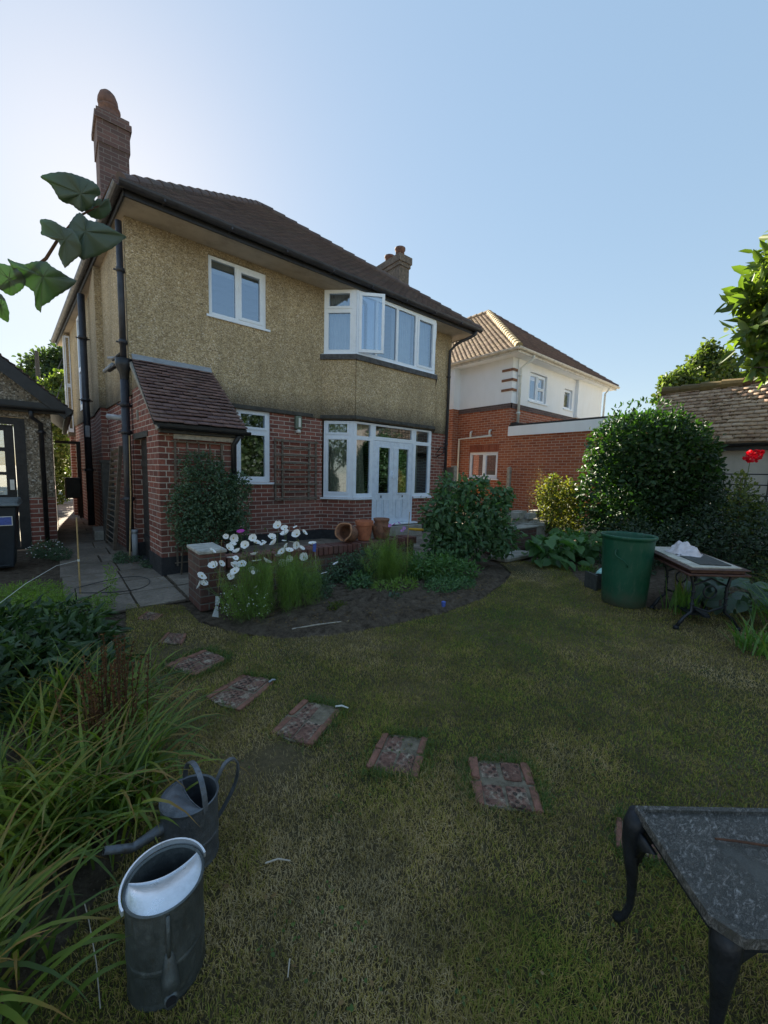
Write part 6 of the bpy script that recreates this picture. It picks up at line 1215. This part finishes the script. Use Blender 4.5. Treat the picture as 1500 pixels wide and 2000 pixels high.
# ------------------------------------------------------------------ left border
CL = [(-.86, -4.98, 'brown seed heads rising from strap leaves at the lawn edge'), (-1.08, -5.3, 'strap leaved clump left of the watering can spout'), (-1.22, -5.05, 'shaded strap leaved clump at the left edge below the shrubs'), (-1.27, -5.72, 'strap leaved clump at the left edge with yellowed tips'), (-.82, -4.62, 'strap leaves arching over the brick stepping stones'), (-1.05, -4.45, 'strap leaved clump in front of the dark leafy shrub'), (-1.22, -6.0, 'drooping strap leaves at the lower left, nearest the camera'), (-.86, -5.25, 'bright strap leaves directly behind the old watering can')]
for i, (x, y_, lb) in enumerate(CL):
    near = i in (6, 3); t = strapclump('strap_leaved_clump', lb, x, y_, 150 if i != 6 else 60, .085, .085, (.28, .58) if i != 6 else (.2, .42), .0150, 'lily', (.05, .6), (.8, 2.3), group='strap leaved clumps in the left border')
    n = 16; b_ = np.stack([rng.normal(x, .09, n), rng.normal(y_, .09, n), np.full(n, .01)], 1); straps('dead_leaves', b_, rng.uniform(0, 6.3, n), rng.uniform(.2, .45, n), .009, rng.uniform(.2, .9, n), rng.uniform(.6, 2, n), 'dry', t, K=5)
    if i in (0, 4):
        n = 34 if i == 0 else 12; sb_ = MB(); P = []
        for k in range(n):
            bx, by = x+rng.normal()*.05, y_+rng.normal()*.05; hh = rng.uniform(.30, .55); tx, ty = bx+rng.normal()*.04, by+rng.normal()*.04; sb_.tube([(bx, by, .01), ((bx+tx)/2, (by+ty)/2, hh*.5), (tx, ty, hh)], [.003, .0025, .0015], 4)
            for q_ in np.linspace(.6, 1, 9): P.append((bx+(tx-bx)*q_, by+(ty-by)*q_, hh*q_))
        sb_.build('dry_stems', 'brownstem', t); P = np.repeat(np.array(P), 2, 0); k = len(P); leaves('seed_heads', P, rng.normal(size=(k, 3))*[.5, .5, .2]+[0, 0, .8], rng.normal(size=(k, 3)), .018, .009, 'brownstem', t, fold=.8)['kind'] = 'stuff'
pn = thing('leafy_border_shrub', 'low dark shrub with jagged leaves in the left border between path and strap leaves', 'shrub', (-1.1, -3.9, 0))
pb = [(-1.0, -3.75, .17, .30, .3, .20), (-1.25, -4.05, .20, .35, .35, .20), (-1.1, -3.35, .16, .35, .3, .20), (-1.45, -3.6, .22, .4, .4, .24), (-.88, -4.1, .12, .18, .22, .14)]
bush('foliage', pb, 5200, .075, .026, 'peony', pn, droop=.3, shell=.5)
P, d_ = blobpts(pb, 260, .1); leaves('long_leaves', P, unit(d_*[1, 1, .3]+rng.normal(size=(260, 3))*.3), rng.normal(size=(260, 3))*.3+[0, 0, 1], .15, .035, 'peony', pn)
simple_plant('weeds', 'light green feathery weeds beside the paved path', 'plant', [(-1.15, -2.55, .12, .3, .3, .14), (-1.3, -1.9, .10, .35, .35, .12), (-.75, -2.6, .08, .12, .2, .1), (-.62, -2.35, .2, .05, .06, .22)], 6500, .035, .008, 'fern', shell=.7)
simple_plant('weeds', 'small white flowered weeds at the foot of the garage wall', 'plant', [(-1.15, .75, .10, .22, .3, .14), (-1.0, .35, .08, .15, .2, .1)], 2200, .03, .012, 'ivy')
t = bpy.data.objects['weeds.001'] if 'weeds.001' in bpy.data.objects else bpy.data.objects['weeds']; P, d_ = blobpts([(-1.15, .7, .12, .24, .3, .14)], 60, .1); leaves('blossom', P, rng.normal(size=(60, 3)), np.tile([0, -.6, 1.], (60, 1)), .02, .018, 'petal', t)
simple_plant('weeds', 'weeds growing in the paving joint at the foot of the slatted shutter', 'plant', [(-.25, -.35, .04, .2, .12, .05), (-.05, -.75, .03, .1, .25, .04), (-.3, -.1, .05, .1, .2, .06)], 1400, .03, .01, 'ivy')
t = thing('garden_cane', 'bamboo cane with white string tied to it beside the paved path', 'cane', (-.85, -1.78, 0)); p0_ = G(157, 1162); p1_ = np.array([p0_[0], p0_[1], .84])
MB().tube([p0_, p1_], [.0085, .007], 7).build('cane', 'cane', t); tie = np.array([p0_[0], p0_[1], .38]); MB().tube([tie, G(110, 1105, -2.2, 1), G(50, 1140, -2.6, 1), (-1.6, -3.0, .14)], .0022, 5).tube([tie-up_*.012, tie+up_*.012], .011, 6).build('string', 'pale', t)
hp_ = []; 
for a_ in np.linspace(R(-140), R(140), 30): hp_.append((-.62+.36*cos(a_), -2.2+.26*sin(a_), .16+.02*sin(a_*2)))
t = tag(MB().tube([(-.89, -2.37, .0), hp_[0]]+hp_[1:-1]+[hp_[-1], (-.89, -2.03, 0)], .0045, 6).build('plant_support_hoop', 'black'), 'black wire plant support hoop over the edge of the paving', 'hoop')
tag(MB().tube([G(165, 1765, .12), G(172, 1790, .09), G(188, 1880, .03), G(196, 1970, .01)], .0014, 5).build('dry_stem', 'woodpale'), 'thin pale dry stem bending down to the grass left of the bright can', 'stem')

# ------------------------------------------------------------------ trees
def tree(name, label, cx, cy, blobs, n, L, W, mat, tr=.15, group=None, shell=.6):
    t = thing(name, label, 'tree', (cx, cy, 0), group); bush('crown', blobs, n, L, W, mat, t, shell=shell); k = MB(); top = np.mean([b[2] for b in blobs])
    k.tube([(cx, cy, 0), (cx+.05, cy, top*.4), (cx, cy+.1, top)], [tr, tr*.75, tr*.4], 10)
    for b in blobs: k.tube([(cx, cy, top*.55), ((cx+b[0])/2, (cy+b[1])/2, (top*.6+b[2])/2+.1), (b[0], b[1], b[2]+b[5]*.4)], [tr*.4, tr*.25, tr*.08], 6)
    k.build('trunk', 'bark', t, smooth=True); return t
def vb(px, py, t, rpx, sq=1.): c_ = T(px, py, t); r_2 = rpx/F_PX*t; return (c_[0], c_[1], c_[2], r_2, r_2, r_2*sq)
tree('tree', 'tall dark backlit tree behind the garage roof', -1.6, 23, [vb(90, 725, 30, 38), (*vb(60, 760, 30, 34)[:6],), vb(125, 705, 31, 30), vb(110, 760, 29, 40), vb(20, 790, 30, 40), vb(145, 740, 31, 30)], 9000, .28, .2, 'treed', .22)
tree('tree', 'yellow green sunlit tree between the garage and the house', -1.3, 16, [vb(105, 765, 22, 26), vb(125, 745, 22, 20), vb(140, 790, 21, 30), vb(100, 800, 21, 30), vb(130, 830, 20, 28)], 7000, .16, .12, 'treeg', .14)
tree('passage_shrub', 'bright leafy climber hanging at the end of the side passage', -1.1, 11, [(-1.05, 11, 2.2, .5, .4, .9), (-.75, 11.2, 1.4, .35, .3, .7), (-1.2, 11, 1.0, .45, .3, .6), (-.7, 11.3, 2.4, .3, .3, .5), (-1.1, 11, 3.0, .45, .4, .5), (-.95, 11, .45, .35, .25, .4)], 6500, .10, .07, 'treeg', .06)
tree('tree', 'sunlit bushy tree beyond the outbuilding roof', 19.5, -2.3, [vb(1388, 705, 16, 24, 1.2), vb(1378, 735, 16, 34), vb(1410, 720, 16.4, 26), vb(1345, 752, 15.6, 26), vb(1315, 745, 15.5, 17, 1.3), vb(1420, 750, 16.3, 28), vb(1297, 778, 15.2, 20), vb(1440, 770, 16.2, 24), vb(1370, 790, 15.7, 50, .6), vb(1382, 682, 16, 13, 1.5), vb(1360, 712, 16, 16, 1.4), vb(1415, 700, 16.2, 13, 1.4), vb(1330, 735, 15.7, 13, 1.4), vb(1300, 752, 15.4, 13, 1.5)], 11000, .15, .11, 'treeg', .16, shell=.9)
mg = tree('broad_leaved_tree', 'glossy broad leaved tree reaching in from the right edge', 6.6, -9.3, [vb(1505, 525, 5, 30), vb(1478, 575, 5, 38, .6), vb(1455, 582, 5, 22, .6), vb(1515, 575, 5, 45), vb(1480, 645, 5, 30), vb(1515, 640, 5.1, 42), vb(1490, 690, 5, 30, .9), vb(1525, 700, 5, 40), vb(1472, 722, 4.9, 11), vb(1600, 600, 5.3, 120), vb(1640, 500, 5.5, 120)], 6500, .20, .075, 'mag', .09, shell=.8)
# left: unseen tree added to shade the border; behind: trees seen as pane reflections
tree('tree', 'unseen leafy tree added left of the border to shade it', -3.4, -4.2, [(-3.3, -4.2, 2.6, 1.1, 1.4, 1.0), (-3.6, -2.8, 2.4, 1., 1.1, 1.), (-3.3, -5.6, 2.3, .9, 1., .9)], 5000, .12, .08, 'treed', .1)
BT = 'garden trees behind the camera'
for i, (x, y_, s) in enumerate(((-3., -16, 1.0), (5.5, -17, 1.2), (9.5, -16, 1.3), (14, -15, .8))):
    tree('tree', ['dark tree behind the camera at the left', 'tall tree behind the camera in the middle', 'bushy tree behind the camera at the right', 'far tree behind the camera on the right'][i], x, y_, [(x, y_, 3*s, 1.8*s, 1.8*s, 1.8*s), (x+1.2*s, y_, 2*s, 1.3*s, 1.3*s, 1.3*s), (x-1.1*s, y_+.3, 1.8*s, 1.2*s, 1.2*s, 1.4*s)], 5000, .26, .19, ['treed', 'treeg'][i % 2], .2, BT)
rh_ = thing('rear_house', 'cream rendered house behind the camera, seen as a reflection in the doors', 'house', (20, -19, 0)); MB().box(17.0, 24, -22, -17, 0, 5).build('rendered_wall', 'cream', rh_)
MB().add([(16.6, -22.4, 5), (24.4, -22.4, 5), (24.4, -16.6, 5), (16.6, -16.6, 5), (19.5, -19.5, 7.6), (21.5, -19.5, 7.6)], [(0, 1, 5, 4), (1, 2, 5), (2, 3, 4, 5), (3, 0, 4), (3, 2, 1, 0)]).build('roof', 'roofm', rh_)

# ------------------------------------------------------------------ big lobed leaves hanging in at the top left
vn = thing('climbing_vine', 'leafy vine stem with big lobed backlit leaves at the top left', 'vine', (-1.9, -5.6, 0))
def bigleaf(outline, t0, tx, ty, cpx, parent, curl=.010):
    """outline in photo pixels gives the size; the blade is curved and tilted in depth"""
    o0_ = [np.array(p, float) for p in outline]; o = []; cx, cy = cpx; r8 = np.random.default_rng(int(cx))
    for i in range(len(o0_)):
        pa, pb, pc, pd_ = o0_[i-1], o0_[i], o0_[(i+1) % len(o0_)], o0_[(i+2) % len(o0_)]
        for q_ in (0, .33, .66): p = .5*((2*pb)+(-pa+pc)*q_+(2*pa-5*pb+4*pc-pd_)*q_*q_*.8+(-pa+3*pb-3*pc+pd_)*q_**3*.6); p = pb*(1-q_)+pc*q_+(p-(pb*(1-q_)+pc*q_))*.5; out2 = p-np.array([cx, cy]); o.append(p+out2/max(1, np.linalg.norm(out2))*(1.1 if len(o) % 2 else -.8)*r8.uniform(.2, 1))
    o = np.array(o); V = []; rings = 6; n = len(o); sp_ = np.abs(o-[cx, cy]).max()
    dth = lambda x, y_: t0+tx*(x-cx)/sp_+ty*(y_-cy)/sp_
    V.append(T(cx, cy, t0)); 
    for k in range(1, rings+1):
        s = k/rings
        for i, (x, y_) in enumerate(o):
            X_, Y_ = cx+(x-cx)*s, cy+(y_-cy)*s; V.append(T(X_, Y_, dth(X_, Y_)+curl*(s**2)*.7+.004*sin(i*.57)*s-.0025*abs(sin(i*.5236*1.0))*s))
    fs = [(0, 1+i, 1+(i+1) % n) for i in range(n)]
    for k in range(rings-1):
        for i in range(n): a_ = 1+k*n; fs.append((a_+i, a_+n+i, a_+n+(i+1) % n, a_+(i+1) % n))
    ob = MB().add(V, fs).build('leaf', 'big', parent, smooth=True); md = ob.modifiers.new('thickness', 'SOLIDIFY'); md.thickness = .0006
    vm = MB()
    for i in range(0, n, max(1, n//7)): vm.tube([V[0]]+[np.array(V[1+k*n+i])-fw*.0008 for k in range(0, rings-1)], [.0008]+[.0007-.00012*k for k in range(rings-1)], 5)
    vm.build('veins', 'veinpale', ob); return ob
LV = [([(78, 345), (100, 338), (122, 336), (140, 339), (156, 344), (172, 350), (186, 358), (194, 368), (196, 380), (186, 386), (184, 396), (178, 405), (168, 410), (160, 414), (150, 408), (140, 400), (126, 396), (115, 388), (106, 372), (96, 358)], .86, .03, .02, (158, 378)),
      ([(182, 398), (190, 388), (202, 390), (212, 388), (216, 400), (217, 410), (208, 422), (196, 428), (182, 426), (170, 418), (166, 412), (174, 406)], .90, .02, .02, (192, 406)),
      ([(140, 430), (150, 418), (158, 416), (166, 424), (172, 430), (190, 434), (208, 440), (228, 452), (247, 462), (236, 472), (224, 482), (206, 492), (190, 500), (172, 504), (162, 508), (152, 500), (146, 488), (150, 470), (142, 452), (134, 446)], .84, .04, .01, (166, 452)),
      ([(78, 430), (90, 428), (106, 432), (118, 440), (130, 446), (142, 448), (152, 462), (158, 478), (160, 496), (150, 504), (138, 514), (127, 523), (120, 510), (114, 496), (118, 480), (112, 470), (104, 468), (92, 462), (80, 458), (82, 446)], .82, -.03, .02, (128, 468)),
      ([(14, 505), (30, 512), (48, 516), (62, 512), (74, 510), (92, 512), (100, 520), (118, 530), (136, 542), (150, 549), (140, 560), (122, 572), (108, 580), (96, 590), (82, 598), (80, 610), (69, 600), (68, 584), (66, 570), (50, 558), (34, 540), (22, 520)], .80, .03, .03, (84, 540)),
      ([(-6, 516), (10, 516), (28, 522), (42, 532), (50, 545), (50, 556), (42, 566), (34, 572), (24, 578), (10, 572), (-2, 562), (-14, 545)], .78, .0, .02, (18, 545)),
      ([(-8, 572), (4, 576), (12, 590), (18, 610), (17, 629), (6, 624), (-8, 614)], .77, .0, .02, (2, 600))]
for a_ in LV: bigleaf(*a_, vn)
MB().tube([(-1.9, -5.7, 0), (-1.85, -5.75, 1.2), T(-200, 640, .8), T(-60, 590, .82), T(60, 530, .84), T(90, 505, .86), T(112, 470, .87), T(150, 425, .88), T(196, 400, .90), T(212, 365, .9), T(220, 345, .9)], [.012, .010, .007, .005, .004, .0032, .003, .0024, .0018, .0012, .0008], 7).build('vine_stem', 'brownstem', vn, smooth=True)
